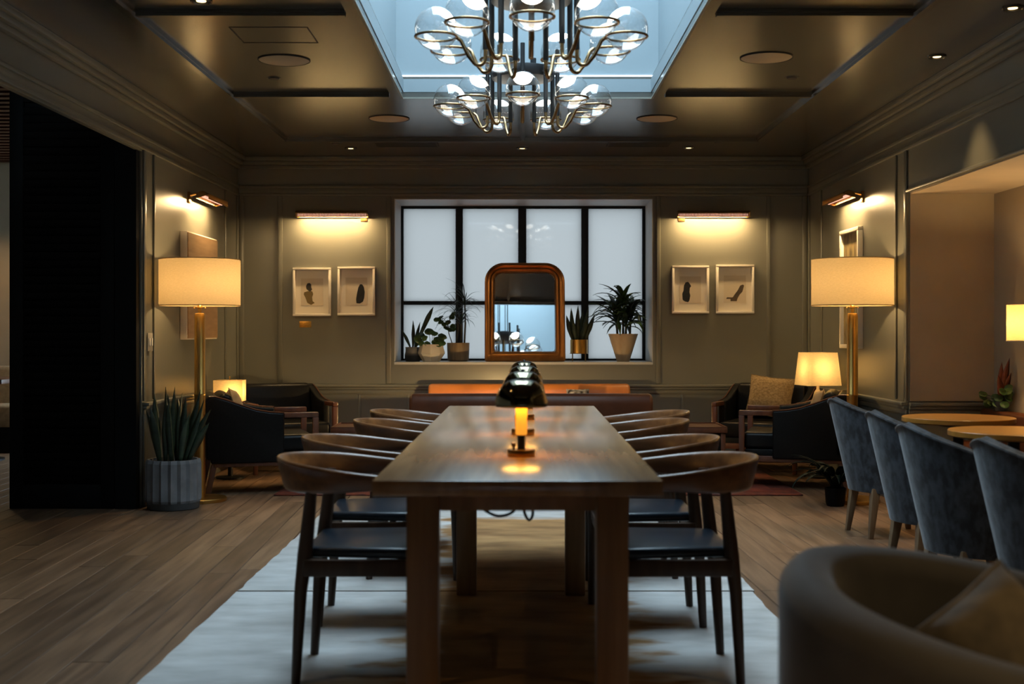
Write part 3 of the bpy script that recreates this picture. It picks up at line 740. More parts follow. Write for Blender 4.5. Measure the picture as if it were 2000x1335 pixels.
picture_light('brass picture light on the right wall above the tall picture', (WR, 9.66, 2.165), R(-90), .27)

def figure_pts(kind):
    """outlines in the unit print (0..1 wide, 0..1 tall); list of (polygon, material)"""
    if kind == 0:   # standing back view, ochre coat
        return [([(.28,.10),(.45,.02),(.62,.10),(.52,.16),(.50,.30),(.55,.42),(.50,.52),(.30,.52),(.14,.48),(.12,.40),(.20,.28)], 'ochre'),
                ([(.24,.60),(.22,.70),(.28,.80),(.38,.82),(.46,.76),(.46,.66),(.50,.58),(.42,.50),(.34,.53)], 'ink')]
    if kind == 1:
        return [([(.50,.06),(.48,.20),(.52,.40),(.58,.62),(.66,.74),(.76,.74),(.84,.64),(.88,.46),(.86,.26),(.80,.12),(.66,.05)], 'ink')]
    if kind == 2:
        return [([(.14,.12),(.12,.34),(.18,.46),(.20,.64),(.28,.76),(.40,.78),(.48,.70),(.54,.62),(.48,.56),(.46,.40),(.50,.28),(.46,.10),(.40,.03),(.24,.06)], 'ink')]
    return [([(.30,.06),(.58,.06),(.62,.16),(.72,.30),(.84,.40),(.92,.62),(.86,.66),(.74,.62),(.62,.44),(.50,.32),(.40,.20),(.14,.20),(.10,.14),(.30,.14)], 'brown_ink')]
def picture(label, x0, y0, x1, y1, kind):
    xa, za = XZ(x0, y1, YB); xb, zb_ = XZ(x1, y0, YB); w = xb - xa; h = zb_ - za
    t = thing('framed_picture', label, 'picture', ((xa + xb) / 2, YB, za), 0, 'white framed figure prints'); f = .02; d = .034
    fr = MB(); hw_ = w / 2
    for a in ((-hw_, hw_, 0, f), (-hw_, hw_, h - f, h), (-hw_, -hw_ + f, f, h - f), (hw_ - f, hw_, f, h - f)): fr.bx(a[0], a[1], -d, 0, a[2], a[3])
    fr.build('frame', M['white_frame'], t, bevel=.002)
    MB().bx(-hw_ + f, hw_ - f, -.008, 0, f, h - f).build('mat_board', M['mat_board'], t)
    pw_, ph = (w - 2*f) * .66, (h - 2*f) * .62; px0 = -pw_ / 2; pz0 = f + (h - 2*f) * .19
    pr = MB().bx(px0, px0 + pw_, -.0095, -.008, pz0, pz0 + ph).build('print', M['art_paper'], t)
    for poly, m in figure_pts(kind):
        MB().prism([(px0 + p[0] * pw_, pz0 + p[1] * ph * 1.02) for p in poly], -.0100, -.0095, 'y').build('figure', M[m], pr, smooth=0)
    MB().bx(-hw_ + f, hw_ - f, -.026, -.0255, f, h - f).build('glass', M['sky_glass'], t)
    return t
picture('white framed print of a figure in an ochre coat', 573, 523, 647, 617, 0)
picture('white framed print of a long haired dark figure, left of the window', 660, 521, 733, 616, 1)
picture('white framed print of a dark figure in profile, right of the window', 1312, 519, 1384, 612, 2)
picture('white framed print of a leaning figure, nearest the right corner', 1398, 517, 1472, 612, 3)
xa, za = XZ(585, 639, YB); xb, zb_ = XZ(608, 627, YB)
t = thing('wall_plaque', 'small brass plaque under the left picture', 'plaque', ((xa + xb) / 2, YB, za))
MB().bx(-(xb-xa)/2, (xb-xa)/2, -.004, 0, 0, zb_ - za).build('plate', M['plaque'], t, bevel=.001)
for s in (-1, 1): MB().lathe([(.003, 0), (.002, .002)], 8, M=Matrix.Translation((s * .042, -.004, (zb_-za)/2)) @ Matrix.Rotation(R(90), 4, 'X')).build('screw', M['brass'], t)
# left wall: thick wooden panel; right wall: tall abstract picture
t = thing('wood_panel_art', 'thick pale wooden art panel behind the left floor lamp', 'wall art', (WL, 9.68, 1.10))
MB().bx(0, .05, -.46, .46, 0, .80).build('box_frame', M['mat_board'], t, bevel=.003)
MB().bx(.05, .058, -.45, .45, .01, .79).build('face', M['wood_art'], t)
t = thing('tall_picture', 'tall white framed abstract picture behind the right floor lamp', 'picture', (WR, 9.66, 1.03))
fr = MB()
for a in ((-.27, .27, 0, .03), (-.27, .27, .89, .92), (-.27, -.24, .03, .89), (.24, .27, .03, .89)): fr.bx(-.04, 0, a[0], a[1], a[2], a[3])
fr.build('frame', M['white_frame'], t, bevel=.003)
MB().bx(-.012, 0, -.24, .24, .03, .89).build('canvas', M['abstract'], t)
t = thing('wall_switch', 'small double wall switch on the left pier', 'switch', (WL + .014, 8.50 - .10, 1.03))
MB().bx(0, .008, -.055, .055, 0, .12).build('plate', M['socket'], t, bevel=.002)
for s in (-1, 1): MB().bx(.008, .014, s * .025 - .014, s * .025 + .014, .035, .085).build('rocker', M['white_frame'], t, bevel=.002)

# ------------------------------------------------------------------ floor lamps
def floor_lamp(label, x, y, watts):
    t = thing('floor_lamp', label, 'floor lamp', (x, y, 0), 0, 'tall brass floor lamps')
    MB().lathe([(.18, 0), (.182, .004), (.182, .020), (.176, .026), (.03, .030)], 48).build('base', M['brass'], t)
    MB().lathe([(.037, .030), (.037, .72), (.0385, .722), (.0385, .735), (.037, .737), (.037, 1.265), (.033, 1.283), (.012, 1.288), (.012, 1.318)], 28).build('pole', M['brass'], t)
    MB().lathe([(.017, 1.318), (.020, 1.324), (.017, 1.335), (.010, 1.34), (.010, 1.37)], 16).build('socket', M['brass'], t)
    for s in (-1, 1): MB().tube([(s * .015, 0, 1.327), (s * .035, 0, 1.327), (s * .038, 0, 1.320)], [.003, .003, .007], 8).build('pull_knob', M['brass'], t)
    sh = MB().lathe([(.273, 1.337), (.273, 1.652)], 64, cap0=False, cap1=False).build('shade', M['shade'], t, smooth=60)
    for z in (1.337, 1.652):
        MB().tube([(.273 * math.cos(2*math.pi*q/64), .273 * math.sin(2*math.pi*q/64), z) for q in range(64)], .003, 6, closed=True).build('shade_rim', M['shade'], sh)
    sp = MB()
    for k in range(3):
        a = 2 * math.pi * k / 3; sp.tube([(.008 * math.cos(a), .008 * math.sin(a), 1.62), (.272 * math.cos(a), .272 * math.sin(a), 1.645)], .002, 6)
    sp.build('spider', M['brass'], sh)
    MB().tube([(0, 0, 1.37), (0, 0, 1.62)], .004, 6).build('harp', M['brass'], t)
    point('floor_lamp_bulb', (0.02, 0, 1.50), watts, WARM, .035, t)
    return t
floor_lamp('brass floor lamp with drum shade beside the left snake plant', -2.175, 8.60, 13)
floor_lamp('brass floor lamp with drum shade behind the blue velvet chairs', 2.285, 8.55, 13)

# ------------------------------------------------------------------ plants
def blade(L_, w, bend, name_m, parent, base, az, tilt, fold=.25, n=8, tip=.0, belly=.45, edge=None, name='leaf', twist=0.0, roll=0.0):
    """one strap leaf: leaves the base tilted from vertical, bending further along its length"""
    V = []; Fc = []; p = Vector(base); ang = tilt; ax = Vector((math.cos(az), math.sin(az), 0)); sd0 = Vector((-math.sin(az), math.cos(az), 0))
    for k in range(n + 1):
        u = k / n
        ww = w * (min(1, (.35 + u / belly * .65)) if u < belly else max(tip, (1 - ((u - belly) / (1 - belly)) ** 1.7)))
        d = ax * math.sin(ang) + Vector((0, 0, 1)) * math.cos(ang)
        nrm = ax * math.cos(ang) - Vector((0, 0, 1)) * math.sin(ang)
        sd = (sd0 * math.cos(roll + twist * u) + nrm * math.sin(roll + twist * u))
        nf = (nrm * math.cos(roll + twist * u) - sd0 * math.sin(roll + twist * u))
        for s_, f_ in ((-1, fold), (0, 0), (1, fold)): V.append(tuple(p + sd * (s_ * ww / 2) + nf * (-f_ * ww / 2)))
        p = p + d * (L_ / n); ang += bend / n
    for k in range(n):
        for j in range(2): Fc.append((k*3+j, k*3+j+1, k*3+j+4, k*3+j+3))
    m = MB(); m.add(V, Fc)
    # underside, so that the leaf has thickness
    me = m.build(name, M[name_m], parent, smooth=60)
    sol = me.modifiers.new('thickness', 'SOLIDIFY'); sol.thickness = .0022 if w > .02 else .001; sol.offset = 0
    return me

def snake_plant(parent, base_r, z, n, hmin, hmax, w, spread, seed, m='snake'):
    q = random.Random(seed)
    for k in range(n):
        az = 2 * math.pi * k / n * 2.4 + q.uniform(-.3, .3); r = base_r * q.uniform(.15, .85)
        blade(q.uniform(hmin, hmax), w * q.uniform(.75, 1.15), q.uniform(-.05, .35) * spread, m, parent,
              (r * math.cos(az), r * math.sin(az), z), az, q.uniform(.02, .28) * spread, fold=.35, twist=q.uniform(-.9, .9))

# big fluted pot by the left pier
t = thing('potted_snake_plant', 'large snake plant in a fluted concrete pot by the black door', 'plant', (-2.262, 8.285 - .03, 0))
MB().lathe([(.158, 0), (.166, .004), (.170, .045)], 40).build('pot_foot', M['pot_dark'], t)
MB().lathe([(.172, .045), (.178, .06), (.176, .30), (.168, .322), (.155, .322), (.150, .28)], 54, cap0=True, cap1=True, facet=lambda k: (1.0, .965, .945)[k % 3] if k % 3 else 1.02).build('pot', M['pot_grey'], t, smooth=12)
MB().lathe([(.148, .285), (.10, .30), (.01, .306)], 24).build('soil', M['soil'], t)
q = random.Random(5)
LV = [(-.10, .02, .36, -.28), (-.085, -.03, .46, -.10), (-.06, .03, .50, -.04), (-.04, -.05, .42, .03), (-.02, .02, .50, .10), (.0, -.06, .40, -.08), (.02, .05, .46, .05), (.04, -.04, .44, .16),
      (.05, .02, .50, .30), (.07, -.02, .44, .38), (.08, .04, .38, .42), (.06, -.07, .34, .25), (-.07, -.07, .38, -.14), (.0, .08, .42, .0), (-.03, .09, .45, -.1), (.10, .0, .30, .5)]
for x, y, ln, tl in LV:
    blade(ln, .056, tl * .35 + q.uniform(-.1, .1), 'snake', t, (x, y, .295), 0, tl * .75, fold=.3, twist=q.uniform(-.8, .8), belly=.5, roll=q.uniform(.7, 2.2))
    blade(ln * .995, .008, tl * .35, 'snake_edge', t, (x + .022, y - .008, .295), 0, tl * .75 , fold=.1, name='leaf_edge') if q.random() < .35 else None

SILL = WIN[2] + .0015
def sx(px, Y=11.4): return (px - 1010) * Y / F
t = thing('small_snake_plant', 'sparse snake plant in a two tone grey pot on the window sill', 'plant', (sx(806), 11.42, SILL))
MB().lathe([(.062, 0), (.072, .012), (.074, .055)], 28).build('pot_foot', M['pot_dark'], t)
MB().lathe([(.074, .055), (.066, .10), (.068, .13), (.060, .13), (.058, .115)], 28).build('pot', M['pot_grey'], t)
MB().lathe([(.057, .112), (.01, .12)], 20).build('soil', M['soil'], t)
blade(.42, .045, .12, 'leaf_dk', t, (.02, 0, .115), 0, .36, belly=.72, roll=1.5); blade(.26, .034, -.1, 'leaf_dk', t, (0, 0, .115), 0, .05, roll=1.5); blade(.25, .034, .1, 'leaf_dk', t, (.015, .02, .115), 0, .16, roll=1.3)
blade(.20, .03, .25, 'leaf_dk', t, (-.02, 0, .115), math.pi, .35, roll=1.5); blade(.10, .03, .2, 'leaf_dk', t, (.02, -.02, .115), 0, .4, roll=1.4)

def round_leaf(parent, base, end, r, m='leaf', q=rng):
    """petiole + rounded leaf"""
    b = Vector(base); e = Vector(end)
    MB().tube([b, (b + e) / 2 + Vector((0, 0, .01)), e], .0022, 5).build('petiole', M['stem'], parent)
    n = (Vector((q.uniform(-.5, .5), q.uniform(-1.2, -.4), q.uniform(.2, .9)))).normalized()
    Mx = Matrix.Translation(e) @ Vector((0, 0, 1)).rotation_difference(n).to_matrix().to_4x4()
    V = [(0, 0, -.006)] + [(r * math.cos(2*math.pi*k/10) * (1.12 if k == 0 else 1), r * .9 * math.sin(2*math.pi*k/10), .004 * (k % 2)) for k in range(10)]
    Fc = [(0, k + 1, (k + 1) % 10 + 1) for k in range(10)]
    o = MB().add(V, Fc, Mx).build('leaf', M[m], parent, smooth=60)
    so = o.modifiers.new('thickness', 'SOLIDIFY'); so.thickness = .0018
t = thing('round_leaf_plant', 'round leaved plant in a white faceted bowl on the window sill', 'plant', (sx(843), 11.36, SILL))
MB().lathe([(.072, 0), (.118, .075), (.098, .155), (.088, .155), (.086, .13)], 8, facet=lambda k: 1 if k % 2 else 1.05).build('bowl', M['pot_white'], t, smooth=5)
MB().lathe([(.084, .128), (.01, .138)], 16).build('soil', M['soil'], t)
for k, (x, z) in enumerate(((-.12, .20), (-.09, .165), (-.055, .21), (-.02, .27), (.015, .26), (.035, .25), (.06, .19), (.09, .20), (.105, .165), (.10, .225), (.03, .17), (-.03, .16), (-.005, .10), (.02, .095), (.07, .155), (-.10, .235))):
    round_leaf(t, (x * .3, .0, .132), (x, -.03 - .02 * (k % 3), z), .030 + .012 * (k % 3 == 0))

t = thing('thin_leaf_dracaena', 'spiky thin leaved dracaena in a ribbed tan pot beside the mirror', 'plant', (sx(894), 11.5, SILL))
MB().lathe([(.082, 0), (.098, .012), (.102, .09), (.104, .168), (.095, .168), (.092, .14)], 40, facet=lambda k: 1 if k % 4 else .97).build('pot', M['pot_tan'], t, smooth=20)
MB().lathe([(.091, .138), (.01, .15)], 20).build('soil', M['soil'], t)
q = random.Random(11)
for x, h in ((-.015, .30), (.055, .40), (.02, .22)):
    MB().tube([(x, 0, .14), (x + .01, .0, .14 + h * .5), (x + .005, 0, .14 + h)], [.009, .008, .006], 7).build('trunk', M['stem'], t)
    for k in range(26):
        az = q.uniform(0, 2 * math.pi)
        blade(q.uniform(.20, .34) * (.72 if math.cos(az) > .4 else 1), .010, q.uniform(.8, 2.2), 'leaf_dk', t, (x + .005, 0, .14 + h * q.uniform(.8, 1.0)), az, q.uniform(.05, 1.2), n=7, fold=.1)
MB().tube([(-.05, 0, .145), (-.085, -.01, .25), (-.10, -.01, .36)], .004, 6).build('side_stem', M['stem'], t)
for k in range(14):
    round_leaf(t, (-.10, -.01, .30 + .01 * (k % 6)), (-.10 + q.uniform(-.10, .07), -.03 + q.uniform(-.04, .03), .34 + q.uniform(-.07, .09)), .026, 'leaf')

t = thing('brass_pot_snake_plant', 'snake plant in a brass pot on thin legs, right of the mirror', 'plant', (sx(1131), 11.42, SILL))
MB().lathe([(.076, .07), (.08, .074), (.08, .198), (.074, .198), (.072, .17)], 32).build('pot', M['brass'], t)
MB().lathe([(.071, .168), (.01, .18)], 20).build('soil', M['soil'], t)
MB().tube([(.082 * math.cos(2*math.pi*k/32), .082 * math.sin(2*math.pi*k/32), .072) for k in range(32)], .003, 6, closed=True).build('stand_ring', M['brass_dk'], t)
for k in range(4):
    a = R(45 + 90 * k); MB().tube([(.083 * math.cos(a), .083 * math.sin(a), .19), (.083 * math.cos(a), .083 * math.sin(a), 0)], .003, 6).build('leg', M['brass_dk'], t)
q = random.Random(3)
for x, tl, ln in ((-.05, -.30, .26), (-.04, -.14, .32), (-.02, -.22, .22), (-.01, -.04, .34), (.01, .06, .30), (.02, .20, .26), (.035, .12, .33), (.05, .30, .28), (.0, .36, .20), (-.03, -.4, .2)):
    blade(ln, .046, .1, 'snake', t, (x, q.uniform(-.03, .03), .17), 0, tl, twist=q.uniform(-.4, .4), belly=.5, roll=1.57 + q.uniform(-.4, .4))
for k in range(0):
    az = 0; blade(q.uniform(.20, .32), .042, q.uniform(-.1, .25), 'snake', t, (.035 * math.cos(az), .035 * math.sin(az), .17), az, q.uniform(.08, .4), twist=q.uniform(-.6, .6), belly=.5, roll=q.uniform(.8, 2.2))

t = thing('broad_leaf_dracaena', 'large bushy dracaena in a tapered pale planter on the right of the sill', 'plant', (sx(1217), 11.40, SILL))
MB().lathe([(.055, 0), (.058, .003), (.136, .25), (.128, .25), (.120, .22)], 40).build('planter', M['pot_wood'], t, smooth=30)
MB().lathe([(.118, .218), (.01, .23)], 20).build('soil', M['soil'], t)
q = random.Random(21)
for x, y, h, n in ((0, 0, .34, 34), (-.05, .02, .22, 28), (.06, .0, .26, 28), (.02, -.04, .18, 22)):
    MB().tube([(x, y, .22), (x * 1.1, y, .22 + h * .5), (x * 1.3, y, .22 + h)], [.012, .010, .008], 7).build('trunk', M['stem'], t)
    for k in range(n):
        az = k * 2.4 + q.uniform(-.4, .4)
        ln = q.uniform(.22, .34); ca = math.cos(az)
        if ca > .1: ln = min(ln, max(.10, (.205 - x * 1.25) / ca))
        blade(ln, .044, q.uniform(.7, 1.9), 'leaf' if q.random() < .5 else 'leaf_dk', t, (x * 1.25, y, .22 + h * (.45 + .55 * k / n)), az, 1.15 - .95 * k / n + q.uniform(-.1, .25), n=7, fold=.3, belly=.4)

# ------------------------------------------------------------------ gilt mirror leaning against the window
lean = R(9.8)
t = thing('leaning_mirror', 'arched gilt framed mirror leaning on the window sill', 'mirror', (sx(1025.5, 11.3), 11.30, SILL), R(1.3))
mw, mh = .727, .905
def rrect(w, h, rt, rb, n=10):
    P = []
    for cx_, cz_, a0, r in ((w/2 - rt, h - rt, 0, rt), (-w/2 + rt, h - rt, 90, rt), (-w/2 + rb, rb, 180, rb), (w/2 - rb, rb, 270, rb)):
        for k in range(n + 1):
            a = R(a0 + 90 * k / n); P.append((cx_ + r * math.cos(a), cz_ + r * math.sin(a)))
    return P
Mt = Matrix.Rotation(-lean, 4, 'X')
steps = [(0, .0), (0, .028), (.012, .040), (.028, .044), (.040, .036), (.048, .028), (.056, .034), (.068, .030), (.080, .014), (.088, .012), (.088, .0)]
secs = []
for ins, dep in steps:
    P = rrect(mw - 2 * ins, mh - 2 * ins, max(.02, .175 - ins), .02)
    secs.append([(p[0], -dep, p[1] + ins) for p in P])
mb = MB(); mb.loft([[tuple(Mt @ Vector(p)) for p in s_] for s_ in secs], caps=False)
mb.build('frame', M['frame_gold'], t, smooth=35)
P = rrect(mw - .172, mh - .172, .089, .02)
MB().prism([(p[0], p[1] + .086) for p in P], -.006, -.002, 'y', Mt).build('glass', M['mirror'], t, smooth=0)
bead = MB(); P = rrect(mw - .184, mh - .184, .083, .02, 6)
for i in range(len(P)):
    a = Vector((P[i][0], -.010, P[i][1] + .092)); b2 = P[(i + 1) % len(P)]; b_ = Vector((b2[0], -.010, b2[1] + .092)); n = max(1, int((b_ - a).length / .012))
    for j in range(n): bead.box(tuple(a.lerp(b_, j / n)), (.007, .007, .007), Mt) if False else bead.add([tuple(Mt @ (a.lerp(b_, j / n) + Vector(d) * .0045)) for d in ((1,0,0),(-1,0,0),(0,1,0),(0,-1,0),(0,0,1),(0,0,-1))], [(0,2,4),(2,1,4),(1,3,4),(3,0,4),(2,0,5),(1,2,5),(3,1,5),(0,3,5)])
bead.build('beading', M['frame_gold'], t, smooth=60)
MB().prism([(p[0], p[1]) for p in rrect(mw - .02, mh - .02, .165, .02)], -.001, .012, 'y', Mt).build('backing', M['walnut_leg'], t) if False else None

# ------------------------------------------------------------------ soft shapes
def cushion(mb, w, h, th, Mx, n=10, puff=1.0):
    """pillow: two bulged square sheets joined at the edge, pinched corners"""
    V = []; Fc = []
    def side(sg):
        b = len(V)
        for i in range(n + 1):
            for j in range(n + 1):
                u = -1 + 2 * i / n; v = -1 + 2 * j / n
                k = (1 - u ** 4) * (1 - v ** 4)
                pin = 1 - .07 * (1 - abs(u)) * 0 - .06 * (1 - abs(v) ** 2) * abs(u) ** 3
                pin2 = 1 - .06 * (1 - abs(u) ** 2) * abs(v) ** 3
                V.append((u * w / 2 * pin, sg * th / 2 * max(0, k) ** .55 * puff, v * h / 2 * pin2))
        for i in range(n):
            for j in range(n):
                a = b + i * (n + 1) + j
                q = (a, a + 1, a + n + 2, a + n + 1); Fc.append(q if sg < 0 else tuple(reversed(q)))
    side(-1); side(1)
    return mb.add(V, Fc, Mx)
def pillow(name, label, m, loc, rx, rz, w, h, th, group=None, roll=0.0):
    """loc = lowest middle point"""
    t = thing(name, label, 'pillow', loc, rz, group)
    Mx = Matrix.Rotation(rx, 4, 'X') @ Matrix.Translation((0, 0, h / 2 * math.cos(roll) + w / 2 * abs(math.sin(roll)))) @ Matrix.Rotation(roll, 4, 'Y')
    cushion(MB(), w, h, th, Mx).build('cover', M[m], t, smooth=70)
    MB().tube([tuple(Mx @ Vector(p)) for p in ((-w/2, 0, -h/2), (0, 0, -h/2 * .94), (w/2, 0, -h/2), (w/2*.94, 0, 0), (w/2, 0, h/2), (0, 0, h/2*.94), (-w/2, 0, h/2), (-w/2*.94, 0, 0))], .004, 6, closed=True).build('piping', M[m], t)
    return t
def softbox(mb, x0, x1, y0, y1, z0, z1): return mb.bx(x0, x1, y0, y1, z0, z1)

# ------------------------------------------------------------------ leather armchairs (local front = -y)
def make_armchair():
    t = thing('leather_armchair', 'x', 'armchair', group='black leather armchairs with wooden frames')
    W = .36
    prof = [(.37, .215), (.40, .655), (.385, .685), (.34, .685), (.26, .662), (.16, .624), (.06, .590), (-.04, .572), (-.14, .565), (-.14, .215)]
    for s in (-1, 1):
        x0 = s * W; x1 = s * (W - .06)
        MB().prism(prof, min(x0, x1), max(x0, x1), 'x').build('side_panel', M['black_leather'], t, bevel=.012, seg=3)
        edge = [(s * (W - .002), p[0], p[1] + .003) for p in prof[2:9]]
        MB().tube(edge, .005, 6).build('piping', M['mahogany'], t)
        MB().bx(s * (W - .03) - .022, s * (W - .03) + .022, -.385, -.14, .530, .567).build('arm_rest', M['mahogany'], t, bevel=.006)
        MB().box((s * (W - .03), -.365, .265), (.042, .042, .530), taper=.8).build('front_leg', M['mahogany'], t, bevel=.004)
        MB().loft([[(s * (W - .035) + a * .019, .34 + b * .019 + .05 * (1 - z / .24), z) for a, b in ((-1, -1), (1, -1), (1, 1), (-1, 1))] for z in (0.0, .24)]).build('rear_leg', M['mahogany'], t, bevel=.003)
        MB().bx(s * (W - .03) - .018, s * (W - .03) + .018, -.345, .35, .19, .235).build('side_rail', M['mahogany'], t, bevel=.004)
    MB().bx(-W + .03, W - .03, -.375, -.345, .19, .235).build('front_rail', M['mahogany'], t, bevel=.004)
    bp = [(.30, .24), (.40, .24), (.415, .66), (.39, .695), (.33, .695), (.30, .65)]
    MB().prism(bp, -W + .0, W - .0, 'x').build('backrest', M['black_leather'], t, bevel=.015, seg=3)
    MB().prism([(.17, .41), (.30, .41), (.32, .68), (.28, .712), (.22, .69)], -W + .065, W - .065, 'x').build('back_cushion', M['black_leather'], t, bevel=.03, seg=4)
    MB().bx(-W + .062, W - .062, -.36, .295, .28, .405).build('seat_cushion', M['black_leather'], t, bevel=.03, seg=4)
    MB().bx(-W + .06, W - .06, -.345, .30, .21, .28).build('seat_base', M['black_leather'], t, bevel=.006)
    return t
ac = make_armchair(); RZ = .0127
for i, (x, y, a, z, lb) in enumerate(((-1.90, 9.26, 107, .0, 'black leather armchair seen from its side behind the left floor lamp'),
        (-1.955, 10.50, 26, .0, 'black leather armchair facing the viewer in the left corner'),
        (2.10, 9.48, -106, .0, 'black leather armchair seen from its side by the blue chairs'),
        (2.075, 10.50, -25, .0, 'black leather armchair with the tan pillow in the right corner'))):
    if i == 0: ac.location = (x, y, RZ); ac.rotation_euler = (0, 0, R(a)); ac['label'] = lb
    else: dup(ac, lb, (x, y, RZ), R(a))
pillow('throw_pillow', 'tan nubby pillow on the right corner armchair', 'boucle', (2.10, 10.45, .432), R(-14), R(-22), .37, .34, .15, 'pillows on the armchairs', roll=R(6))
pillow('throw_pillow', 'small tan pillow on the armchair behind the left lamp', 'pillow_tan', (-2.02, 9.24, .432), R(-18), R(104), .42, .32, .12, 'pillows on the armchairs')
pillow('throw_pillow', 'pale pillow on the armchair beside the blue chairs', 'pillow_tan', (2.22, 9.48, .432), R(-18), R(-104), .40, .30, .12, 'pillows on the armchairs')

# ------------------------------------------------------------------ sofas
def make_sofa(name, label, m, x0, x1, y0, y1, ztop, facing):
    """facing +1: towards +y, back at y0;  -1: towards -y, back at y1"""
    cx_ = (x0 + x1) / 2; t = thing(name, label, 'sofa', (cx_, (y0 + y1) / 2, RZ), 0 if facing < 0 else math.pi); h = (x1 - x0) / 2; d = (y1 - y0) / 2
    MB().prism([(d - .20, .16), (d - .02, .16), (d, ztop - .05), (d - .03, ztop), (d - .12, ztop), (d - .16, ztop - .06)], -h, h, 'x').build('backrest', M[m], t, bevel=.03, seg=4)
    for s in (-1, 1):
        MB().prism([(-d + .02, .16), (d - .10, .16), (d - .10, ztop - .13), (-d + .04, ztop - .16), (-d + .02, ztop - .2)], s * h - (.12 if s > 0 else 0), s * h + (.12 if s < 0 else 0), 'x').build('arm', M[m], t, bevel=.03, seg=3)
        for yy in (-d + .08, d - .08): MB().lathe([(.014, 0), (.022, .16)], 12, (s * (h - .08), yy, 0)).build('leg', M['mahogany'], t)
        MB().bx(min(s * .005, s * (h - .125)), max(s * .005, s * (h - .125)), -d, d - .18, .285, .42).build('seat_cushion', M[m], t, bevel=.035, seg=4)
    MB().bx(-h + .122, h - .122, -d + .03, d - .19, .16, .285).build('base', M[m], t, bevel=.01)
    return t
make_sofa('leather_sofa', 'dark brown leather sofa with its back to the table', 'brown_leather', -.775, .975, 8.98, 9.80, .70, 1)
make_sofa('leather_sofa', 'orange tan leather sofa against the wall under the window', 'tan_leather', -.775, .985, 10.24, 11.06, .69, -1)
pillow('throw_pillow', 'small black and white pillow on the tan sofa', 'pillow_bw', (.52, 10.72, .436), R(-14), 0, .19, .235, .09)

t = thing('added_coffee_table', 'added unseen coffee table carrying the hidden lamp between the sofas', 'table', (.06, 10.02, RZ))  # table and lamp added out of sight to light the wall under the window
MB().bx(-.38, .38, -.15, .15, .30, .335).build('top', M['mahogany'], t, bevel=.004)
for sx_ in (-1, 1):
    for sy_ in (-1, 1): MB().box((sx_ * .34, sy_ * .115, .15), (.04, .04, .30), taper=.8).build('leg', M['mahogany'], t, bevel=.003)
t = thing('table_lamp', 'added unseen mushroom lamp between the sofas, warming the wall below the window', 'lamp', (-.16, 10.02, RZ + .336))
MB().lathe([(.05, 0), (.055, .005), (.05, .015), (.015, .025), (.015, .10)], 24).build('base', M['brass_dk'], t)
MB().tube([(.012, 0, .09), (.012, 0, .25)], .004, 6).build('stem', M['brass_dk'], t)
MB().lathe([(.105, .226), (.10, .245), (.075, .268), (.03, .28), (.004, .282)], 40, cap0=False, cap1=True).build('dome_shade', M['brass_dk'], t, smooth=60)  # opaque dome shaped to keep the added light off the frieze
point('added_fill_bulb', (0, -.01, .190), 62, (1, .66, .28), .025, t)

# ------------------------------------------------------------------ end tables
def end_table(label, x0, x1, y0, y1, z, panel):
    t = thing('end_table', label, 'table', ((x0+x1)/2, (y0+y1)/2, RZ), 0, 'dark wooden end tables'); hx = (x1-x0)/2; hy = (y1-y0)/2
    MB().bx(-hx, hx, -hy, hy, z - .035, z).build('top', M['mahogany'], t, bevel=.004)
    for a in ((-hx, hx, -hy, -hy + .012), (-hx, hx, hy - .012, hy), (-hx, -hx + .012, -hy + .012, hy - .012), (hx - .012, hx, -hy + .012, hy - .012)): MB().bx(a[0], a[1], a[2], a[3], z, z + .010).build('lip', M['mahogany'], t)
    for sx_ in (-1, 1):
        for sy_ in (-1, 1): MB().box((sx_ * (hx - .03), sy_ * (hy - .03), (z - .035) / 2), (.035, .035, z - .035), taper=.8).build('leg', M['mahogany'], t, bevel=.003)
    if panel: MB().bx(-hx + .05, hx - .05, -hy + .02, hy - .02, .10, z - .035).build('cabinet', M['black'], t)
    else: MB().bx(-hx + .03, hx - .03, -hy + .03, hy - .03, .12, .14).build('shelf', M['mahogany'], t)
end_table('low dark end table left of the brown sofa', -1.40, -1.08, 9.42, 9.92, .42, False)
end_table('low dark end table right of the brown sofa', 1.20, 1.56, 9.30, 9.80, .43, True)

def side_table(label, x, y, z, r):
    t = thing('side_table', label, 'table', (x, y, 0), 0, 'round side tables between armchairs')
    MB().lathe([(r * .96, z - .025), (r, z - .02), (r, z - .004), (r - .005, z)], 36).build('top', M['mahogany'], t)
    MB().lathe([(.02, .02), (.02, z - .025)], 16).build('post', M['black_metal'], t)
    MB().lathe([(r * .7, 0), (r * .7, .012), (.03, .02)], 32).build('base', M['black_metal'], t)
side_table('small round side table under the boxy amber lamp', -2.27, 9.93, .43, .16)
side_table('small round side table under the tapered linen lamp', 2.40, 9.99, .50, .16)
# boxy lamp on the left
t = thing('table_lamp', 'small lamp with a boxy amber shade in the left corner', 'lamp', (-2.275, 9.93, .431))
MB().lathe([(.05, 0), (.055, .006), (.055, .014), (.02, .02), (.03, .06), (.045, .10), (.03, .14), (.012, .155), (.012, .185)], 24).build('base', M['brass_dk'], t)
sh = MB()
P = [(-.112, -.08), (.112, -.08), (.112, .08), (-.112, .08)]
sh.loft([[(p[0], p[1], .18) for p in P], [(p[0], p[1], .345) for p in P]], caps=False)
sh.build('shade', M['shade_small'], t, smooth=0)
MB().tube([(0, 0, .185), (0, 0, .345), (0, 0, .375)], [.004, .004, .005], 8).build('finial', M['brass'], t)
MB().box((0, 0, .343), (.224, .006, .003)).build('spider', M['brass'], t)
point('box_lamp_bulb', (.045, -.01, .255), 1.5, (1, .55, .16), .025, t)
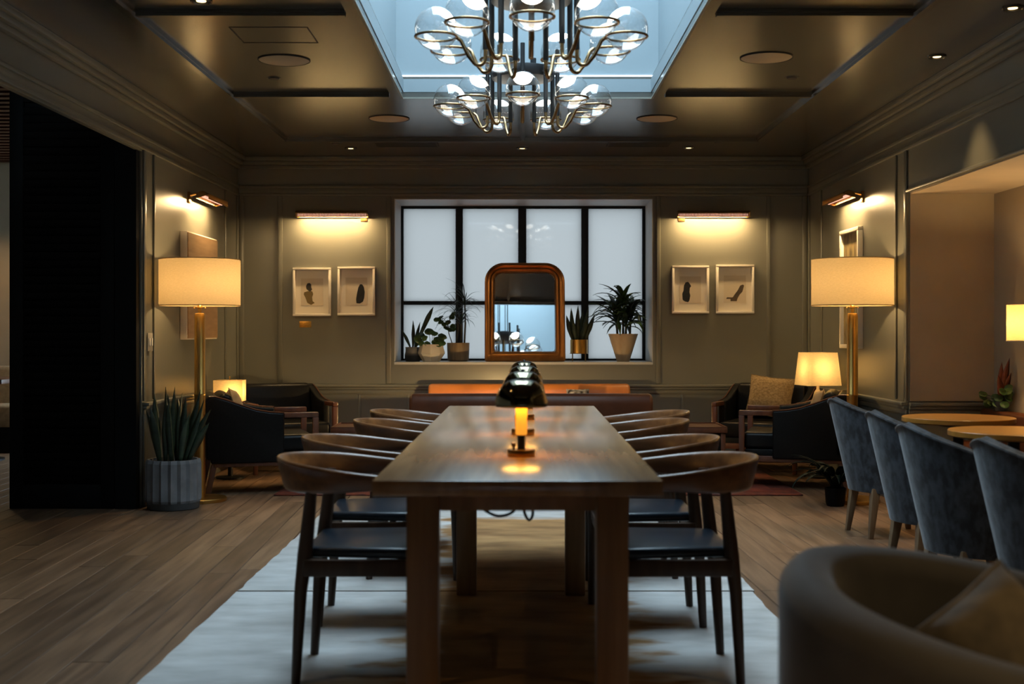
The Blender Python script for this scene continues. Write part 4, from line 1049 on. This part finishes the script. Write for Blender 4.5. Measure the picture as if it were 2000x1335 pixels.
# tapered lamp on the right
t = thing('table_lamp', 'small lamp with a tapered linen shade in the right corner', 'lamp', (2.395, 9.99, .501), R(12))
MB().lathe([(.05, 0), (.055, .006), (.05, .015), (.018, .03), (.03, .08), (.04, .13), (.028, .18), (.012, .20), (.012, .24)], 24).build('base', M['pot_wood'], t)
def sq(w, z, n=5):
    o_ = []
    for cx_, cy_, a0 in ((1, 1, 0), (-1, 1, 90), (-1, -1, 180), (1, -1, 270)):
        for k in range(n): a = R(a0 + 90 * k / (n - 1)); o_.append((cx_ * (w/2 - .02) + .02 * math.cos(a), cy_ * (w/2 - .02) + .02 * math.sin(a), z))
    return o_
MB().loft([sq(.285, .232), sq(.238, .492)], caps=False).build('shade', M['shade_small'], t, smooth=40)
MB().tube([(0, 0, .24), (0, 0, .48)], .004, 6).build('harp', M['brass'], t)
MB().box((0, 0, .48), (.238, .005, .003)).build('spider', M['brass'], t)
point('linen_lamp_bulb', (-.01, -.02, .36), 2.2, (1, .6, .2), .03, t)

# dark leafy plant on the floor beside the first blue chair
t = thing('dark_floor_plant', 'dark drooping leafy plant on the floor behind the first blue chair', 'plant', (2.12, 8.36, 0))
MB().lathe([(.055, 0), (.062, .02), (.07, .12), (.064, .12), (.060, .10)], 28).build('pot', M['black'], t)
MB().lathe([(.059, .098), (.01, .11)], 20).build('soil', M['soil'], t)
q = random.Random(77)
for k in range(44):
    az = k * 2.4; blade(q.uniform(.26, .42), .040, q.uniform(1.4, 2.6), 'leaf_black', t, (.02 * math.cos(az), .02 * math.sin(az), .105), az, q.uniform(.1, .5), n=10)

# ------------------------------------------------------------------ blue velvet chairs (local front = +x)
def make_blue_chair():
    t = thing('velvet_chair', 'x', 'chair', group='blue velvet chairs along the bistro tables')
    # curved shell: back wraps from -x round to the sides; top falls towards the front
    n = 24; outer = []; A = R(112); rows = 8
    def sect(a, u, inner):
        """u 0 bottom .. 1 top"""
        e = abs(a) / A
        zt = .775 - .215 * e ** 1.3; zb_ = .245 + .012 * math.cos(a); z = zb_ + (zt - zb_) * u
        flare = .215 + .060 * u; fy = .200 + .075 * u
        th = .052 if inner else 0
        x = -(flare + .02 - th) * math.cos(a) ; y = (fy + .015 - th) * math.sin(a)
        if abs(a) > R(90): x = x * 1.0 + .05 * (abs(a) - R(90)); 
        lean_ = -.055 * u
        return (x + lean_ * max(0, math.cos(a)), y, z - (.012 if inner and u == 1 else 0))
    secs = []
    for k in range(n + 1):
        a = -A + 2 * A * k / n
        o_ = [sect(a, j / rows, False) for j in range(rows + 1)]; i_ = [sect(a, j / rows, True) for j in range(rows, -1, -1)]
        # rounded top
        top = tuple((Vector(o_[-1]) + Vector(i_[0])) / 2 + Vector((0, 0, .02)))
        secs.append(o_ + [top] + i_)
    MB().loft(secs).build('shell', M['velvet'], t, smooth=70)
    pp = []
    for k in range(n + 1):
        a = -A + 2 * A * k / n; p = sect(a, 1, False); pp.append((p[0] * 1.008, p[1] * 1.008, p[2] + .002))
    MB().tube(pp, .006, 6).build('piping', M['velvet'], t)
    P = []
    for k in range(25):
        a = -R(100) + R(200) * k / 24; P.append((-.185 * math.cos(a), .168 * math.sin(a)))
    P += [(.25, .175), (.25, -.175)] if False else [(.23, .17), (.23, -.17)]
    MB().prism(P, .36, .455, 'z').build('seat_cushion', M['velvet'], t, bevel=.025, seg=3)
    MB().prism([(p[0] * .98, p[1] * .98) for p in P], .275, .358, 'z').build('seat_base', M['velvet'], t, bevel=.01)
    for sx_, sy_ in ((-1, -1), (-1, 1), (1, -1), (1, 1)):
        bx_ = sx_ * .15; by_ = sy_ * .14
        MB().loft([[(bx_ * s_ + a * w_, by_ * s2 + b * w_, z) for a, b in ((-1, -1), (1, -1), (1, 1), (-1, 1))] for z, w_, s_, s2 in ((0, .013, 1.25, 1.15), (.28, .024, 1.0, 1.0))]).build('leg', M['pale_oak'], t, bevel=.003)
    return t
bc = make_blue_chair()
for i, (x, y, a, lb) in enumerate(((2.14, 7.20, 8, 'blue velvet chair farthest from the viewer, nearest the floor lamp'),
        (2.03, 6.02, 6, 'blue velvet chair second farthest from the viewer'),
        (1.93, 5.20, 8, 'blue velvet chair third from the floor lamp, beside the second bistro table'),
        (1.99, 4.50, 8, 'blue velvet chair nearest the viewer, cut by the right edge'))):
    if i == 0: bc.location = (x, y, 0); bc.rotation_euler = (0, 0, R(a)); bc['label'] = lb
    else: dup(bc, lb, (x, y, 0), R(a))

# bistro tables
def bistro(label, x, y):
    t = thing('bistro_table', label, 'table', (x, y, 0), 0, 'round bistro tables by the banquette'); z = .74; r = .267
    MB().lathe([(r - .01, z - .028), (r, z - .022), (r, z - .003), (r - .003, z)], 56).build('top', M['bistro'], t)
    MB().lathe([(.09, z - .045), (.09, z - .028)], 24).build('mount', M['black_metal'], t)
    MB().lathe([(.025, .025), (.025, z - .045)], 20).build('post', M['black_metal'], t)
    MB().lathe([(.20, 0), (.20, .012), (.04, .026)], 40).build('base', M['black_metal'], t)
bistro('round honey wood bistro table, farther one', 2.17, 6.17); bistro('round honey wood bistro table cut by the right edge', 2.11, 5.33)

# banquette in the alcove
t = thing('banquette', 'brown leather banquette running along the alcove wall', 'bench', (0, 0, 0))
for k in range(5):
    y0 = 2.4 + k * 1.17; y1 = y0 + 1.16
    MB().bx(2.82, 3.02, y0, y1, .28, .45).build('seat_cushion', M['brown_leather'], t, bevel=.03, seg=3)
    MB().prism([(3.025, .30), (3.15, .30), (3.15, .655), (3.04, .655)], y0, y1, 'y').build('back_cushion', M['brown_leather'], t, bevel=.02, seg=3)
MB().bx(2.86, 3.15, 2.4, 8.25, 0.0, .28).build('plinth', M['black'], t)
# sconce
t = thing('wall_sconce', 'drum shaded wall sconce in the alcove, cut by the right edge', 'wall lamp', (ALX, 7.3, 1.2))
MB().bx(-.02, 0, -.05, .05, -.10, .05).build('wall_plate', M['brass'], t, bevel=.004)
MB().tube([(-.02, 0, -.03), (-.09, 0, -.05), (-.165, 0, -.05), (-.165, 0, -.02)], .008, 8).build('arm', M['brass'], t)
s_ = MB().lathe([(.135, -.095), (.135, .115)], 48, (-.165, 0, 0), cap0=False, cap1=False).build('shade', M['shade_sconce'], t, smooth=60)
MB().tube([(-.165 + .135 * math.cos(a * math.pi / 24), .135 * math.sin(a * math.pi / 24), -.095) for a in range(48)], .003, 6, closed=True).build('shade_rim', M['white_frame'], s_)
point('sconce_bulb', (-.165, 0, .015), 26, WARM, .025, t)
# plant on the banquette ledge
t = thing('alcove_plant', 'small plant with tall reddish leaves on the banquette ledge', 'plant', (3.085, 7.98, .656))
MB().lathe([(.04, 0), (.055, .06), (.050, .06), (.047, .045)], 24).build('pot', M['pot_dark'], t)
MB().lathe([(.046, .043), (.005, .05)], 16).build('soil', M['soil'], t)
for tl, ln, az in ((-.05, .26, 0), (.12, .29, 0), (.25, .2, 0), (.1, .18, math.pi)): blade(ln, .055, .1, 'red_leaf', t, (0, 0, .05), az, tl, belly=.4, roll=1.4)
q = random.Random(9)
for k in range(20):
    a = q.uniform(0, 2 * math.pi); r = q.uniform(.04, .13); round_leaf(t, (.01, 0, .05), (min(.03, r * math.cos(a)), r * math.sin(a) * .9, q.uniform(.03, .16)), .028, 'leaf')

# ------------------------------------------------------------------ foreground tub chair
t = thing('tub_chair', 'grey velvet tub chair in the lower right foreground', 'armchair', (.875, 2.22, .0115), R(-30))
secs = []; n = 40; A = R(150)
for k in range(n + 1):
    a = -A + 2 * A * k / n; e = abs(a) / A
    Ro = .405; zt = .735 - .16 * e ** 1.4; th = .105
    ex = 1.0 + (.16 * max(0, (abs(a) - R(75)) / R(75)))
    def pt(r, z): return (-r * math.cos(a) * ex, r * math.sin(a) * (1.0), z)
    ring_ = [pt(Ro * .90, .10), pt(Ro * .97, .30), pt(Ro, .50)]
    for j in range(9):
        b = math.pi * j / 8; ring_.append(pt(Ro - th / 2 + th / 2 * math.cos(b), zt - th / 2 + th / 2 * math.sin(b)))
    ring_ += [pt(Ro - th, .48), pt(Ro - th, .30), pt(Ro - th, .10)]
    secs.append(ring_)
MB().loft(secs).build('shell', M['grey_velvet'], t, smooth=70)
P = [(.285 * math.cos(2*math.pi*k/36) + (.03 if math.cos(2*math.pi*k/36) > 0 else 0), .285 * math.sin(2*math.pi*k/36)) for k in range(36)]
MB().prism(P, .30, .44, 'z').build('seat_cushion', M['grey_velvet'], t, bevel=.03, seg=3)
MB().prism([(p[0] * .98, p[1] * .98) for p in P], .10, .298, 'z').build('seat_base', M['grey_velvet'], t)
MB().lathe([(.24, 0), (.24, .10)], 36).build('plinth', M['black'], t)
pillow('throw_pillow', 'striped grey brown pillow in the foreground tub chair', 'pillow_grey', (.89, 2.20, .452), R(-28), R(14), .25, .22, .11, roll=R(-30))

# ------------------------------------------------------------------ adjoining room
t = thing('booth_bench', 'tan booth bench in the adjoining room at the left edge', 'bench', (-5.2, 12.2, 0))
MB().bx(-.6, .6, -.30, .1, .25, .46).build('seat', M['pillow_tan'], t, bevel=.03, seg=3)
MB().bx(-.6, .6, .1, .28, .25, .82).build('backrest', M['pillow_tan'], t, bevel=.04, seg=3)
MB().bx(-.58, .58, -.26, .26, 0, .25).build('plinth', M['black'], t)
t = thing('dining_table', 'dark dining table before the booth at the left edge', 'table', (-4.85, 11.3, 0))
MB().bx(-.35, .35, -.35, .35, .70, .74).build('top', M['mahogany'], t, bevel=.004)
MB().lathe([(.03, .02), (.03, .70)], 16).build('post', M['black_metal'], t); MB().lathe([(.22, 0), (.22, .015), (.04, .02)], 32).build('base', M['black_metal'], t)
t = thing('added_pendant_lamp', 'added unseen pendant lighting the booth outside the left edge', 'lamp', (-5.4, 11.6, 2.84))  # out-of-view lamp added to light the adjoining room
MB().tube([(0, 0, 0), (0, 0, -.5)], .004, 6).build('cable', M['cord'], t)
MB().lathe([(.03, -.5), (.16, -.72)], 32, cap0=False, cap1=False).build('shade', M['brass_dk'], t, smooth=60)
point('added_pendant_bulb', (0, 0, -.70), 14, WARM, .03, t)
print('planks', npl, 'objects', len(bpy.data.objects))
